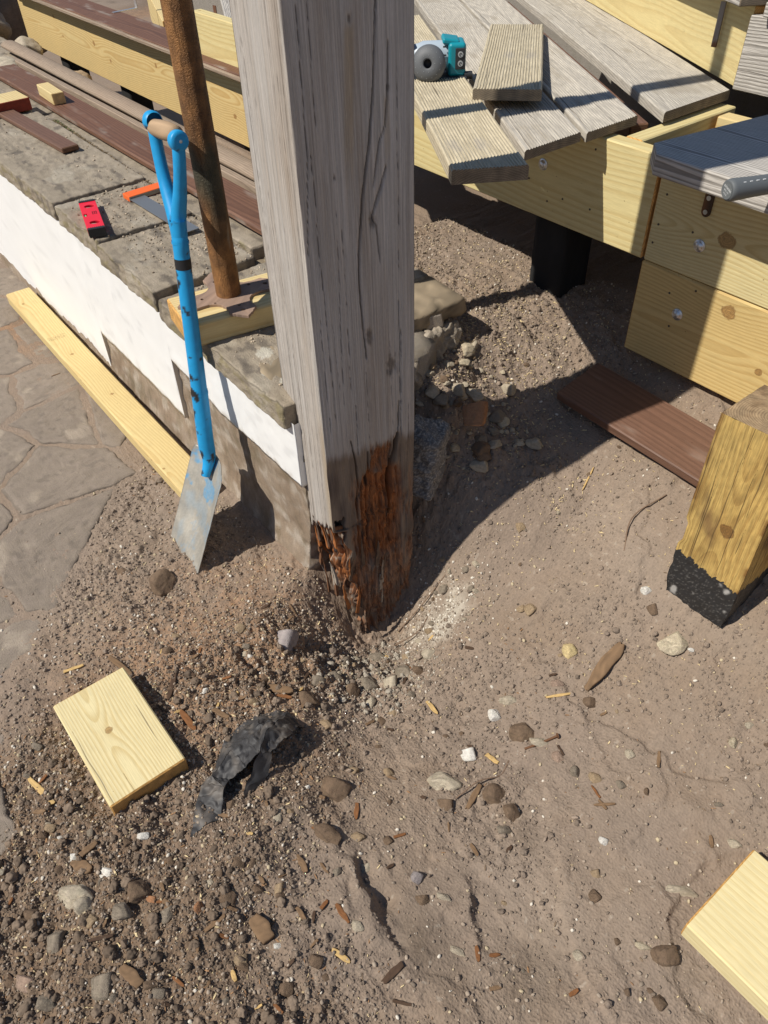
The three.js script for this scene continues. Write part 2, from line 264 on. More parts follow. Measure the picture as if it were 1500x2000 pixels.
const STONES = [[0.556, -0.566, 0.0498, 0.0771, "chalk"], [0.645, -0.586, 0.0279, 0.0462, "white"], [0.748, -0.611, 0.0346, 0.0332, "white"], [0.77, -0.491, 0.0301, 0.0462, "chalk"], [0.76, -0.531, 0.0519, 0.0558, "brown"], [0.769, -0.442, 0.0329, 0.0227, "pink"], [0.799, -0.613, 0.0281, 0.0404, "chalk"], [1.1, -0.426, 0.05, 0.0679, "flint"], [0.966, -0.592, 0.0396, 0.0322, "yellow"], [0.981, -0.734, 0.0376, 0.0317, "tan"], [1.145, -0.547, 0.0205, 0.0236, "white"], [1.123, -0.511, 0.0269, 0.0283, "brown"], [1.09, -0.882, 0.0249, 0.0244, "tan"], [0.909, -0.48, 0.0287, 0.028, "brown"], [0.892, -0.559, 0.0226, 0.0286, "pink"], [0.785, -0.356, 0.023, 0.0288, "tan"], [0.808, -0.313, 0.0207, 0.0238, "grey"], [0.768, -0.396, 0.0216, 0.0248, "grey"], [0.614, -0.474, 0.0425, 0.0562, "brown"], [0.526, -0.526, 0.0233, 0.0438, "brown"], [0.739, -0.114, 0.03, 0.0646, "chalk"], [0.625, -0.065, 0.0391, 0.047, "brown"], [0.608, -0.209, 0.0243, 0.0237, "brown"], [0.577, -0.406, 0.0246, 0.0307, "grey"], [0.366, -0.688, 0.0568, 0.0628, "brown"], [0.289, -0.614, 0.0299, 0.0709, "brown"], [0.443, -0.84, 0.03, 0.0345, "tan"], [-0.137, -0.796, 0.045, 0.0603, "chalk"], [-0.137, -0.771, 0.0315, 0.0426, "chalk"], [-0.159, -0.631, 0.0399, 0.0498, "grey"], [-0.047, -0.729, 0.0431, 0.0496, "brown"], [-0.084, -0.713, 0.0313, 0.0381, "grey"], [-0.077, -0.802, 0.021, 0.0374, "white"], [-0.266, -0.731, 0.023, 0.0467, "pink"], [0.494, -1.089, 0.0711, 0.0701, "slate"], [0.338, -1.43, 0.075, 0.0709, "brown"], [0.277, -1.538, 0.0327, 0.0376, "brown"], [0.442, -0.91, 0.0496, 0.0571, "brown"], [0.616, -0.424, 0.048, 0.0336, "brown"], [0.227, -0.691, 0.0503, 0.0185, "chalk"], [0.614, -0.908, 0.0513, 0.0531, "grey"], [0.71, -0.883, 0.0512, 0.053, "grey"], [0.654, -0.87, 0.0454, 0.0435, "chalk"], [0.55, -0.961, 0.0385, 0.0384, "grey"], [0.504, -0.959, 0.0367, 0.0338, "grey"], [0.562, -0.903, 0.0379, 0.0378, "brown"], [0.774, -0.859, 0.0361, 0.0386, "chalk"], [0.708, -0.988, 0.0409, 0.047, "grey"], [0.611, -1.001, 0.0342, 0.0333, "grey"], [0.729, -0.846, 0.0331, 0.0351, "brown"], [0.564, -0.79, 0.0357, 0.0273, "brown"], [0.422, -1.166, 0.0303, 0.0261, "tan"], [0.483, -0.66, 0.0245, 0.0256, "tan"], [0.316, -0.52, 0.0196, 0.0248, "chalk"], [0.871, -0.343, 0.0228, 0.0191, "chalk"], [1.029, -0.219, 0.0205, 0.0212, "flint"], [0.697, -0.263, 0.0177, 0.0181, "white"], [0.379, -0.442, 0.0271, 0.0223, "slate"], [0.394, -0.382, 0.0171, 0.0284, "chalk"], [0.359, -0.404, 0.0209, 0.0262, "brown"], [0.352, -0.298, 0.0163, 0.0291, "chalk"], [0.641, -0.235, 0.0153, 0.022, "tan"], [0.51, -0.161, 0.0179, 0.0246, "chalk"], [0.604, -0.101, 0.0144, 0.0309, "flint"], [0.559, -0.027, 0.0257, 0.0256, "brown"], [0.423, -0.709, 0.0223, 0.0257, "tan"], [0.338, -0.578, 0.025, 0.0311, "tan"], [0.16, -0.577, 0.0245, 0.0217, "tan"], [0.126, -0.658, 0.0289, 0.0266, "brown"], [-0.129, -0.965, 0.0205, 0.0235, "tan"], [0.079, -0.615, 0.0374, 0.0322, "brown"], [-0.021, -0.657, 0.0275, 0.0295, "grey"], [-0.198, -0.754, 0.0365, 0.0378, "grey"], [-0.219, -0.826, 0.028, 0.0322, "brown"], [0.026, -0.63, 0.0202, 0.019, "orange"], [-0.033, -0.704, 0.0149, 0.03, "orange"], [-0.244, -0.669, 0.0312, 0.0338, "grey"], [-0.09, -0.558, 0.0206, 0.0237, "grey"], [0.146, -0.435, 0.0249, 0.0245, "brown"], [0.236, -0.436, 0.0201, 0.0232, "chalk"], [0.045, -0.519, 0.0229, 0.0223, "tan"], [0.083, -0.435, 0.0261, 0.026, "brown"], [-0.133, -0.736, 0.0238, 0.0253, "tan"]];
const CHIPS = [[-0.126, -1.103, -0.107, -1.015, 0.012, "fresh"], [0.135, -1.293, 0.155, -1.214, 0.013, "old"], [0.239, -1.151, 0.19, -1.093, 0.012, "dark"], [0.197, -1.044, 0.199, -0.976, 0.014, "orange"], [0.383, -0.638, 0.36, -0.612, 0.01, "orange"], [0.849, -0.554, 0.893, -0.523, 0.006, "fresh"], [0.554, -0.491, 0.61, -0.51, 0.012, "old"], [0.675, -0.559, 0.678, -0.525, 0.01, "fresh"], [0.913, -0.504, 1.042, -0.511, 0.028, "old"], [0.032, -1.321, 0.077, -1.308, 0.008, "fresh"], [0.387, -0.991, 0.426, -0.941, 0.02, "old"], [0.389, -0.958, 0.415, -0.929, 0.008, "orange"], [0.098, -0.565, 0.099, -0.516, 0.03, "old"], [-0.121, -0.632, -0.109, -0.588, 0.02, "old"], [0.02, -0.494, 0.024, -0.516, 0.008, "fresh"], [0.222, -0.611, 0.218, -0.574, 0.012, "old"], [0.915, -0.307, 0.885, -0.287, 0.007, "old"], [0.753, -0.323, 0.748, -0.3, 0.006, "old"], [0.506, -0.429, 0.5, -0.402, 0.008, "old"], [0.382, -0.284, 0.368, -0.263, 0.008, "orange"], [-0.016, -0.687, -0.01, -0.648, 0.012, "old"], [-0.122, -0.863, -0.097, -0.824, 0.02, "old"], [-0.103, -0.86, -0.068, -0.869, 0.012, "old"], [0.017, -0.594, 0.058, -0.593, 0.008, "old"], [0.249, -0.547, 0.248, -0.572, 0.006, "old"], [0.639, -2.267, 0.723, -2.251, 0.008, "old"], [1.297, -0.847, 1.233, -0.825, 0.004, "fresh"], [0.482, -2.588, 0.516, -2.589, 0.004, "old"]];
const SHEET = [[0.323, 0.055, -0.876], [0.357, 0.05, -0.86], [0.374, 0.028, -0.835], [0.337, 0.065, -0.81], [0.311, 0.082, -0.841], [0.305, 0.065, -0.871], [0.267, 0.06, -0.867], [0.231, 0.052, -0.864], [0.234, 0.072, -0.802], [0.265, 0.086, -0.804], [0.29, 0.07, -0.799], [0.262, 0.04, -0.777], [0.199, 0.02, -0.766], [0.204, 0.044, -0.776], [0.172, 0.044, -0.844], [0.199, 0.04, -0.818], [0.176, 0.054, -0.799], [0.141, 0.028, -0.762], [0.08, 0.02, -0.767], [0.126, 0.028, -0.829], [0.156, 0.036, -0.849], [0.325, 0.005, -0.928], [0.27, 0.005, -0.926], [0.227, 0.005, -0.913], [0.38, 0.005, -0.894], [0.391, 0.0, -0.835]];
const tps = (() => {
  const n = TERR.length, A = Array.from({ length: n + 3 }, () => new Float64Array(n + 4));
  const U = r2 => r2 < 1e-12 ? 0 : 0.5 * r2 * Math.log(r2);
  for (let i = 0; i < n; i++) {
    for (let j = 0; j < n; j++) A[i][j] = U((TERR[i][0] - TERR[j][0]) ** 2 + (TERR[i][1] - TERR[j][1]) ** 2) + (i === j ? 0.0008 : 0);
    A[i][n] = A[n][i] = 1; A[i][n + 1] = A[n + 1][i] = TERR[i][0]; A[i][n + 2] = A[n + 2][i] = TERR[i][1]; A[i][n + 3] = TERR[i][2];
  }
  const m = n + 3;
  for (let i = 0; i < m; i++) {
    let k = i; for (let j = i; j < m; j++) if (Math.abs(A[j][i]) > Math.abs(A[k][i])) k = j; [A[i], A[k]] = [A[k], A[i]];
    for (let j = i + 1; j < m; j++) { const f = A[j][i] / A[i][i]; if (f) for (let q = i; q <= m; q++) A[j][q] -= f * A[i][q]; }
  }
  const c = new Float64Array(m); for (let i = m - 1; i >= 0; i--) { let s = A[i][m]; for (let j = i + 1; j < m; j++) s -= A[i][j] * c[j]; c[i] = s / A[i][i]; }
  return (x, z) => { let s = c[n] + c[n + 1] * x + c[n + 2] * z; for (let i = 0; i < n; i++) s += c[i] * U((x - TERR[i][0]) ** 2 + (z - TERR[i][1]) ** 2); return s; };
})();
function segDist(x, z, pts) {   // distance and side to a polyline
  let b = 9, side = 1, along = 0;
  for (let i = 0; i + 1 < pts.length; i++) {
    const [ax, az] = pts[i], [bx, bz] = pts[i + 1], dx = bx - ax, dz = bz - az, t = clamp(((x - ax) * dx + (z - az) * dz) / (dx * dx + dz * dz)), d = Math.hypot(x - ax - t * dx, z - az - t * dz);
    if (d < b) { b = d; side = (x - ax) * dz - (z - az) * dx > 0 ? 1 : -1; along = (i + t) / (pts.length - 1); }
  }
  return [b, side, along];
}
const TRENCH = [[0.307, -0.565], [0.288, -0.506], [0.274, -0.425], [0.262, -0.338]], RIDGE = [[0.467, -0.41], [0.43, -0.356], [0.407, -0.318], [0.381, -0.263]];
const heapAt = (x, z) => sst(0.55, 0.15, x + 0.5 * z + 0.38 + 0.12 * n2(x * 3, z * 3)) * sst(-1.32, -1.05, z);      // loose spoil heap
const rubbleAt = (x, z) => Math.exp(-(((x - 0.66) / 0.17) ** 2 + ((z + 0.93) / 0.16) ** 2));                           // crumbs thrown up round the post hole
const concAt = (x, z) => Math.exp(-(((x - 0.87) / 0.10) ** 2 + ((z + 0.93) / 0.10) ** 2));                             // broken post concrete
const patioAt = (x, z) => sst(0.02, -0.06, (x - 0.12) * 0.65 + (z + 1.53) * 0.75 + 0.03 * n2(x * 6, z * 6)) * sst(0.70, 0.62, x);
function groundBase(x, z) {
  const wall = sst(0.76, 1.0, x) * 0.42;                 // earth behind the wall, hidden under the coping
  const far = sst(-1.34, -1.20, z), near = tps(clamp(x, -0.95, 2.3), clamp(z, -1.9, 0.6));
  const lim = clamp(near, -0.21, 0.5);
  return mix(wall, lim, far);
}
function ground(x, z) {
  let y = groundBase(x, z); if (x < -1.2 || x > 2.6 || z < -3.5 || z > 0.8) return mix(y, 0, sst(1.5, 4, Math.hypot(x - 0.7, z + 1)));
  const hp = heapAt(x, z), rb = rubbleAt(x, z), pt = patioAt(x, z), bk = Math.exp(-(((x - 1.12) / 0.20) ** 2 + ((z + 1.22) / 0.20) ** 2)), loose = 0.20 + 0.45 * sst(-0.10, 0.4, n2(x * 2.3 + 11, z * 2.3)) + 1.0 * hp + 1.7 * rb + 1.6 * bk + 0.35 * sst(-0.9, -1.2, z) * (1 - pt);
  const big = 0.020 * fbm2(x * 5 + 3, z * 5, 2) + 0.012 * fbm2(x * 12 + 1, z * 12 + 6, 2), m = sst(-0.25, 0.45, n2(x * 3.1 + 7, z * 3.1));
  y += (big * (0.7 + hp) + (0.013 * fbm2(x * 22, z * 22 + 4, 3) + 0.0085 * fbm2(x * 58 + 9, z * 58, 2)) * loose * (0.5 + 0.7 * m)) * (1 - 0.85 * pt);
  y += 0.0026 * n2(x * 80 + 0.37 * z * 80, z * 74 - 0.31 * x * 80) * loose;
  const crust = (1 - pt) * (1 - 0.7 * hp); y += crust * (0.0065 * sst(-0.035, 0.035, n2(x * 3.3 + 2, z * 3.3) + 0.12 * n2(x * 21, z * 21)) + 0.0035 * sst(-0.05, 0.05, n2(x * 8.5, z * 8.5 + 4) + 0.15 * n2(x * 45, z * 45)) - 0.005);
  y -= 0.0032 * pt;
  const jx = x + 0.012 * n2(x * 18, z * 18) + 0.005 * n2(x * 60, z * 60), jz = z; let [d, s, a] = segDist(jx, jz, TRENCH); if (d < 0.12) y += (0.75 + 0.6 * n2(x * 26, z * 26 + 3)) * (s > 0 ? -0.024 : 0.016) * Math.exp(-((d / 0.05) ** 2)) * Math.sin(a * Math.PI) * (s > 0 ? sst(0, 0.012, d) : 1);
  [d, s, a] = segDist(jx, jz, RIDGE); if (d < 0.1) y += (0.7 + 0.7 * n2(x * 30 + 5, z * 30)) * (s > 0 ? -0.012 : 0.010) * Math.exp(-((d / 0.04) ** 2)) * Math.sin(a * Math.PI) * (s > 0 ? sst(0, 0.014, d) : 1);
  return y;
}
const groundMesh = (() => {
  const axis = (lo, hi, n, far) => { const a = []; for (let i = 0; i <= n; i++) a.push(lo + (hi - lo) * i / n); let s = (hi - lo) / n, v = hi, q = 0; while (v < hi + far) { s *= 1.28; v += s; a.push(v); } s = (hi - lo) / n; v = lo; while (v > lo - far) { s *= 1.28; v -= s; a.unshift(v); } return a; };
  const xs = axis(-0.42, 1.72, 570, 24), zs = axis(-1.95, 0.22, 580, 26), nx = xs.length, nz = zs.length;
  const P = new Float32Array(nx * nz * 3), U = new Float32Array(nx * nz * 2), I = new Uint32Array((nx - 1) * (nz - 1) * 6);
  for (let j = 0; j < nz; j++) for (let i = 0; i < nx; i++) { const k = j * nx + i, x = xs[i], z = zs[j]; P[k * 3] = x; P[k * 3 + 1] = ground(x, z); P[k * 3 + 2] = z; U[k * 2] = (x + 0.6) / 2.5; U[k * 2 + 1] = (z + 2.1) / 2.5; }
  let q = 0; for (let j = 0; j + 1 < nz; j++) for (let i = 0; i + 1 < nx; i++) { const a = j * nx + i, b = a + 1, c = a + nx, d = c + 1; if ((i + j) & 1) { I[q++] = a; I[q++] = c; I[q++] = b; I[q++] = b; I[q++] = c; I[q++] = d; } else { I[q++] = a; I[q++] = c; I[q++] = d; I[q++] = a; I[q++] = d; I[q++] = b; } }
  const g = new THREE.BufferGeometry(); g.setAttribute('position', new THREE.BufferAttribute(P, 3)); g.setAttribute('uv', new THREE.BufferAttribute(U, 2)); g.setIndex(new THREE.BufferAttribute(I, 1)); g.computeVertexNormals();
  // matter of the ground: dry grey-brown earth, damper dug soil in the heap, red-brown rot dust by the post, lime crumbs
  const DRY = [0.256, 0.193, 0.142], DUG = [0.168, 0.112, 0.070], DUST = [0.275, 0.168, 0.098], LIME = [0.42, 0.375, 0.305], DAMP = [0.095, 0.066, 0.040];
  const hg = new Float32Array(2048 * 2048);
  const map = texture(2048, 2048, (u, v, i, j) => {
    const x = u * 2.5 - 0.6, z = v * 2.5 - 2.1, a = fbm2(x * 2.2 + 5, z * 2.2, 3), b = fbm2(x * 14, z * 14 + 8, 3), f = n2(x * 210, z * 210), f2 = n2(x * 420 + 3, z * 420), f3 = n2(x * 75, z * 75 + 7);
    let c = DRY; const hp = heapAt(x, z), dm = 0.8 * Math.exp(-(((x - 0.31) / 0.05) ** 2 + ((z + 0.34) / 0.09) ** 2)) + 0.7 * Math.exp(-(((x - 0.598) / 0.025) ** 2 + ((z + 0.367) / 0.03) ** 2)) + 0.7 * Math.exp(-(((x - 0.424) / 0.07) ** 2 + ((z + 0.188) / 0.05) ** 2)) + 0.8 * Math.exp(-(((x - 0.02) / 0.16) ** 2 + ((z + 1.12) / 0.14) ** 2));
    c = mix3(c, DUG, clamp(hp * 0.8 + 0.75 * a + 0.45 * b + 0.08)); c = mix3(c, [0.31, 0.245, 0.188], clamp(1.1 * fbm2(x * 2.9 + 41, z * 2.9, 3) - 0.05) * (1 - hp) * 0.8);
    c = mix3(c, DAMP, clamp(dm * (0.75 + 0.9 * b)) * 0.8);
    const ds = Math.exp(-(((x - 0.32) / 0.34) ** 2 + ((z + 1.12) / 0.28) ** 2)); c = mix3(c, DUST, clamp(ds * (0.9 + b + 0.5 * f3)));
    c = mix3(c, LIME, clamp(concAt(x, z) * 1.5 + 0.5 * rubbleAt(x, z) + 1.4 * b - 0.85) * 0.9);
    if (f3 > 0.68 && b > 0) c = mix3(c, LIME, 0.25);
    const tr = 0.55 + 0.45 * clamp(hp + rubbleAt(x, z) + 0.6 * sst(-0.1, 0.4, n2(x * 3.1 + 7, z * 3.1))), k = 1 + 0.20 * a + 0.18 * b + tr * (0.20 * f + 0.14 * f2 + 0.12 * f3); hg[j * 2048 + i] = 0.5 + tr * (0.28 * f + 0.22 * f2 + 0.12 * f3);
    return [c[0] * k, c[1] * k, c[2] * k * (1 - 0.04 * a)];
  });
  const bump = texture(2048, 2048, (u, v, i, j) => hg[j * 2048 + i], false);
  const m = part('ground', g, new THREE.MeshStandardMaterial({ map, bumpMap: bump, bumpScale: 0.0042, roughness: 0.96 })); scene.add(m);
  m.userData.kind = 'structure'; m.userData.label = 'dry grey brown earth dug over round the rotten post'; return m;
})();

// ---------------------------------------------------------------- crazy paving along the wall
{
  // irregular flags: cells round jittered sites, clipped one against another
  const rn = mulberry(1234), sites = [], stones = [];
  for (let i = -4; i < 7; i++) for (let j = -2; j < 15; j++) { if (rn() < 0.10) continue; const x = 0.66 - (i + 0.5) * 0.25 + 0.21 * (rn() - 0.5) + (j % 2) * 0.11, z = -1.24 - (j + 0.3) * 0.31 + 0.26 * (rn() - 0.5); sites.push([x, z]); }
  for (const s of sites) {
    if (s[0] > 0.66 || s[0] < -0.5 || s[1] < -4.6 || patioAt(s[0], s[1]) < 0.25) continue;
    let poly = [[s[0] - 0.4, s[1] - 0.4], [s[0] + 0.4, s[1] - 0.4], [s[0] + 0.4, s[1] + 0.4], [s[0] - 0.4, s[1] + 0.4]];
    for (const q of sites) { if (q === s) continue; const mx = (s[0] + q[0]) / 2, mz = (s[1] + q[1]) / 2, nx = q[0] - s[0], nz = q[1] - s[1], out = []; const f = p => (p[0] - mx) * nx + (p[1] - mz) * nz; for (let i = 0; i < poly.length; i++) { const A2 = poly[i], B2 = poly[(i + 1) % poly.length], fa = f(A2), fb = f(B2); if (fa <= 0) out.push(A2); if (fa * fb < 0) { const t = fa / (fa - fb); out.push([mix(A2[0], B2[0], t), mix(A2[1], B2[1], t)]); } } poly = out; }
    if (poly.length > 2) stones.push(poly);
  }
  const A = [0.275, 0.222, 0.172], B = [0.225, 0.182, 0.142], Cc = [0.35, 0.287, 0.22];
  stones.forEach((poly, si) => {
    const cx = poly.reduce((s, p) => s + p[0], 0) / poly.length, cz = poly.reduce((s, p) => s + p[1], 0) / poly.length;
    const pts = []; const n = poly.length;   // shrink for the joint, subdivide and roughen the rim
    for (let i = 0; i < n; i++) { const [ax, az] = poly[i], [bx, bz] = poly[(i + 1) % n], L = Math.hypot(bx - ax, bz - az), k = Math.max(2, Math.round(L / 0.014)); for (let j = 0; j < k; j++) { let x = mix(ax, bx, j / k), z = mix(az, bz, j / k); const d = Math.hypot(x - cx, z - cz), sh = 0.006 + 0.016 * Math.max(0, n2(x * 9 + si, z * 9)) + 0.007 * n2(x * 24 + si, z * 24) + 0.003 * n2(x * 110, z * 110 + si); x -= (x - cx) / d * sh; z -= (z - cz) / d * sh; pts.push([x, z]); } }
    // concentric rings give a face that can be roughened
    const rings = 22, P = [], I = [], m = pts.length, tilt = (n2(si * 3.3, 1) * 0.03), top = -0.0005 + 0.0035 * n2(si * 5.1, 2);
    for (let r = 0; r <= rings; r++) { const f = r / rings; for (const [x0, z0] of pts) { const x = mix(x0, cx, f), z = mix(z0, cz, f); const edge = sst(0, 0.10, f); P.push(x, top - 0.005 * (1 - edge) * (1 - edge) + tilt * (x - cx) + 0.004 * fbm2(x * 9 + si, z * 16, 3) + 0.0016 * n2(x * 60, z * 110 + si) * edge, z); } }
    for (const [x0, z0] of pts) P.push(x0, -0.04, z0); const base = (rings + 1) * m;
    for (let r = 0; r < rings; r++) for (let i = 0; i < m; i++) { const a = r * m + i, b = r * m + (i + 1) % m; I.push(a, b, a + m, b, b + m, a + m); }
    for (let i = 0; i < m; i++) { const a = i, b = (i + 1) % m; I.push(a, base + i, b, b, base + i, base + (i + 1) % m); }
    const g = new THREE.BufferGeometry(); g.setAttribute('position', new THREE.BufferAttribute(new Float32Array(P), 3)); g.setIndex(I); g.computeVertexNormals();
    const tone = 1 + 0.12 * n2(si * 1.7, 5);
    colourize(g, (x, y, z) => { const a = fbm2(x * 11 + si * 3, z * 20, 4), b = n2(x * 130, z * 190 + si), p = sst(0.22, 0.4, fbm2(x * 7 + 20 + si, z * 7, 4)); let c = mix3(mix3(A, B, clamp(0.5 + 1.3 * a)), Cc, p * 0.85); c = mix3(c, [0.15, 0.122, 0.096], sst(0.18, 0.3, fbm2(x * 30 + 60, z * 30 + si, 3)) * 0.5); const k = tone * (1 + 0.12 * a); return [c[0] * k, c[1] * k, c[2] * k]; });
    boxUV(g, 0.22); part('flagstone', g, stony, groundMesh);
  });
}

// ---------------------------------------------------------------- the white wall with its stone coping
{
  const wall = thing('garden_wall', 'low white painted wall with weathered stone coping and bare patches at its foot', 'wall');
  const WX = 0.669, Z0 = -6.2, Z1 = -1.206;
  // bare rendered rubble below and behind the paint
  const nz = 420, ny = 60, P = [], I = [], C = [];
  const ragEnd = y => Z1 - 0.014 * sst(0.20, 0.02, y) + 0.010 * n2(y * 30, 4);
  for (let j = 0; j <= ny; j++) for (let i = 0; i <= nz; i++) {
    const f = Math.min(1, i / (nz - 12)), back = Math.max(0, i - (nz - 12)) / 12, y = -0.22 + 0.74 * j / ny, zc = f < 0.3 ? mix(Z0, -2.7, f / 0.3) : mix(-2.7, ragEnd(y), (f - 0.3) / 0.7);
    const x = WX + 0.009 + 0.010 * fbm2(zc * 7, y * 9, 3) + 0.0045 * fbm2(zc * 40, y * 40, 3) - 0.02 * sst(0.1, -0.02, y);
    P.push(x + 0.3 * back, y, zc - 0.02 * back * back + (back ? 0.010 * n2(x * 30 + back * 9, y * 30) : 0));
    const a = fbm2(zc * 9 + 2, y * 14, 4), b = n2(zc * 120, y * 120), p = sst(0.05, 0.3, fbm2(zc * 14 + 7, y * 22 + 3, 3)); let c = mix3([0.27, 0.195, 0.13], [0.40, 0.315, 0.235], clamp(0.5 + 1.2 * a)); c = mix3(c, [0.55, 0.48, 0.40], p * 0.6); c = mix3(c, [0.19, 0.15, 0.085], sst(0.1, 0.4, fbm2(zc * 18, y * 10 + 40, 3)) * 0.5);
    const k = 1 + 0.16 * b + 0.1 * n2(zc * 60, y * 60); C.push(c[0] * k, c[1] * k, c[2] * k);
  }
  for (let j = 0; j < ny; j++) for (let i = 0; i < nz; i++) { const a = j * (nz + 1) + i, b = a + 1, c = a + nz + 1, d = c + 1; I.push(a, c, b, b, c, d); }
  const g = new THREE.BufferGeometry(); g.setAttribute('position', new THREE.BufferAttribute(new Float32Array(P), 3)); g.setAttribute('color', new THREE.BufferAttribute(new Float32Array(C), 3)); g.setIndex(I); g.computeVertexNormals();
  boxUV(g, 0.2); part('bare_face', g, grainMat(0.95, 0.004), wall).userData.label = 'bare brown rubble and mortar where the paint has come off';
  const core = roughBox(0.44, 0.72, 4.93, 10, 14, 90, 0.02, 0.03, 9, 4); core.translate(WX + 0.012 + 0.23, 0.14, (Z0 + Z1) / 2 - 0.005);
  part('core', boxUV(colourize(core, (x, y, z) => { const k = 1 + 0.4 * fbm3(x * 20, y * 20, z * 20) + 0.15 * n3(x * 120, y * 120, z * 120); return [0.36 * k, 0.31 * k, 0.245 * k]; })), stony, wall);
  // coat of white paint: outline in (z, y), a ragged lower rim
  const top = z => z < -2.51 ? 0.545 : z < -2.18 ? 0.535 : z < -1.81 ? 0.518 : 0.486;
  const low = z => z < -2.47 ? -0.03 : z < -1.862 ? mix(0.155, 0.135, (z + 2.47) / 0.6) + 0.005 * n2(z * 16, 3) + 0.002 * n2(z * 70, 3) : mix(0.335, 0.303, sst(-1.862, -1.5, z)) + 0.005 * n2(z * 18, 1) + 0.002 * n2(z * 90, 1);
  const zs = []; for (let z = Z0; z < -2.6; z += 0.05) zs.push(z); for (let z = -2.6; z < Z1 - 0.001; z += 0.0055) zs.push(z); zs.push(Z1 + 0.004); zs.push(Z1 + 0.0055);
  const Q = [], J = [], K = 26;
  for (const z of zs) for (let k = 0; k <= K + 2; k++) { const wrap = z > Z1 + 0.005 ? 0.12 : 0; const f = clamp((k - 1) / K), y0 = low(z), y = mix(y0, top(z), f); const x = WX + 0.003 * fbm2(z * 6, y * 6 + 2, 3) + 0.0012 * fbm2(z * 35, y * 35, 2) - 0.003; Q.push(wrap + (k === 0 ? x + 0.022 : x), k === 0 ? y0 + 0.003 : k === K + 2 ? y + 0.001 : y, z); }
  const R = K + 3; for (let i = 0; i + 1 < zs.length; i++) for (let k = 0; k < K + 2; k++) { const a = i * R + k, b = a + R; J.push(a, a + 1, b, b, a + 1, b + 1); }
  const pg = new THREE.BufferGeometry(); pg.setAttribute('position', new THREE.BufferAttribute(new Float32Array(Q), 3)); pg.setIndex(J); pg.computeVertexNormals();
  colourize(pg, (x, y, z) => { const fl = clamp((y - low(z)) / 0.03), s = sst(0.15, 0.5, fbm2(z * 28, y * 40, 3) + 0.4 * (1 - fl)); const c = mix3([0.80, 0.795, 0.775], [0.55, 0.50, 0.43], s * (1 - sst(0, 1, fl)) * 0.9); const k = 1 + 0.03 * n2(z * 15, y * 15) - 0.10 * sst(0.22, 0.4, fbm2(z * 9 + 3, y * 22, 4)); return [c[0] * k, c[1] * k, c[2] * k]; });
  part('white_render', pg, vcMat(0.72), wall).userData.label = 'bright white masonry paint with a ragged lower rim';
  // coping: front row and back row of rough slabs
  const slabs = [['A', 0.645, 0.962, -6.2, -4.1, 0.605, 0.058, 0], ['A', 0.648, 0.962, -4.094, -2.505, 0.598, 0.058, 0.0], ['B', 0.652, 0.958, -2.498, -2.180, 0.587, 0.058, -0.02], ['C', 0.646, 0.955, -2.173, -1.816, 0.573, 0.060, -0.02], ['D', 0.648, 0.985, -1.809, -1.214, 0.541, 0.060, -0.03],
  ['E', 0.975, 1.32, -6.2, -3.5, 0.578, 0.07, 0], ['E', 0.970, 1.32, -3.485, -2.36, 0.576, 0.07, 0], ['F', 0.968, 1.30, -2.345, -1.86, 0.572, 0.08, 0], ['G', 0.995, 1.28, -1.845, -1.46, 0.545, 0.08, -0.01]];
  slabs.forEach(([, x0, x1, z0, z1, y, h, sl], i) => {
    const sx = x1 - x0, sz = z1 - z0, front = x0 < 0.7;
    const g = roughBox(sx, h, sz, front ? 64 : 40, 14, Math.min(190, Math.round(sz / 0.0055)), 0.005, 0.0022, 9, i * 7.7, (x, yy, z) => {
      if (x < -sx / 2 + 0.03) { x += (0.005 * fbm2(z * 11 + i, yy * 25, 3) + 0.003 * n2(z * 38 + i, yy * 55)) * sst(-sx / 2 + 0.03, -sx / 2 + 0.005, x); }
      return [x, yy + sl * z + (yy > h * 0.3 ? 0.0035 * fbm2(x * 14 + i, z * 7, 3) + 0.0018 * n2(x * 60, z * 34 + i) : 0), z];
    });
    const ox = (x0 + x1) / 2, oz = (z0 + z1) / 2;
    colourize(g, (x, yy, z, nx, ny) => {
      const X = x + ox, Z = z + oz, a = fbm2(X * 12, Z * 6 + i, 4), b = n3(X * 90, yy * 90, Z * 60), d = sst(0.12, 0.32, fbm2(X * 26 + 9, Z * 12, 4)), pl = sst(0.2, 0.34, fbm2(X * 8 + 30, Z * 5 + i, 4));
      let c = mix3([0.275, 0.228, 0.168], [0.375, 0.312, 0.232], clamp(0.5 + a)); c = mix3(c, [0.12, 0.10, 0.08], d * 0.7); c = mix3(c, [0.43, 0.38, 0.30], pl * 0.5);
      if (nx < -0.4) { const mo = sst(-0.05, 0.3, fbm2(Z * 20, yy * 40 + i, 3)); c = mix3(c, [0.235, 0.195, 0.095], mo * 0.75); }
      const k = 1 + 0.14 * b + 0.08 * n3(X * 200, yy * 200, Z * 200); c = [c[0] * k, c[1] * k, c[2] * k];
      if (i === 4 && ny > 0.5) for (const [lx, lz, lr] of [[0.735, -1.42, 0.021], [0.765, -1.385, 0.010], [0.80, -1.40, 0.010], [0.745, -1.335, 0.011], [0.775, -1.33, 0.018], [0.71, -1.30, 0.012], [0.77, -1.295, 0.014], [0.80, -1.36, 0.009], [0.69, -1.35, 0.008]]) { const q = Math.hypot(X - lx, Z - lz) / lr + 0.3 * n2(X * 120, Z * 120); if (q < 1) c = mix3(c, [0.56, 0.52, 0.43], 0.85); }
      return c;
    });
    boxUV(g, 0.24); g.translate(ox, y - h / 2, oz); part('coping_stone', g, grainMat(0.94, 0.003), wall);
  });
  // mortar and grit bedding in the joints
  const bed = roughBox(0.60, 0.05, 4.85, 30, 4, 240, 0.01, 0.012, 24, 3); bed.translate(0.985, 0.512, -3.74);
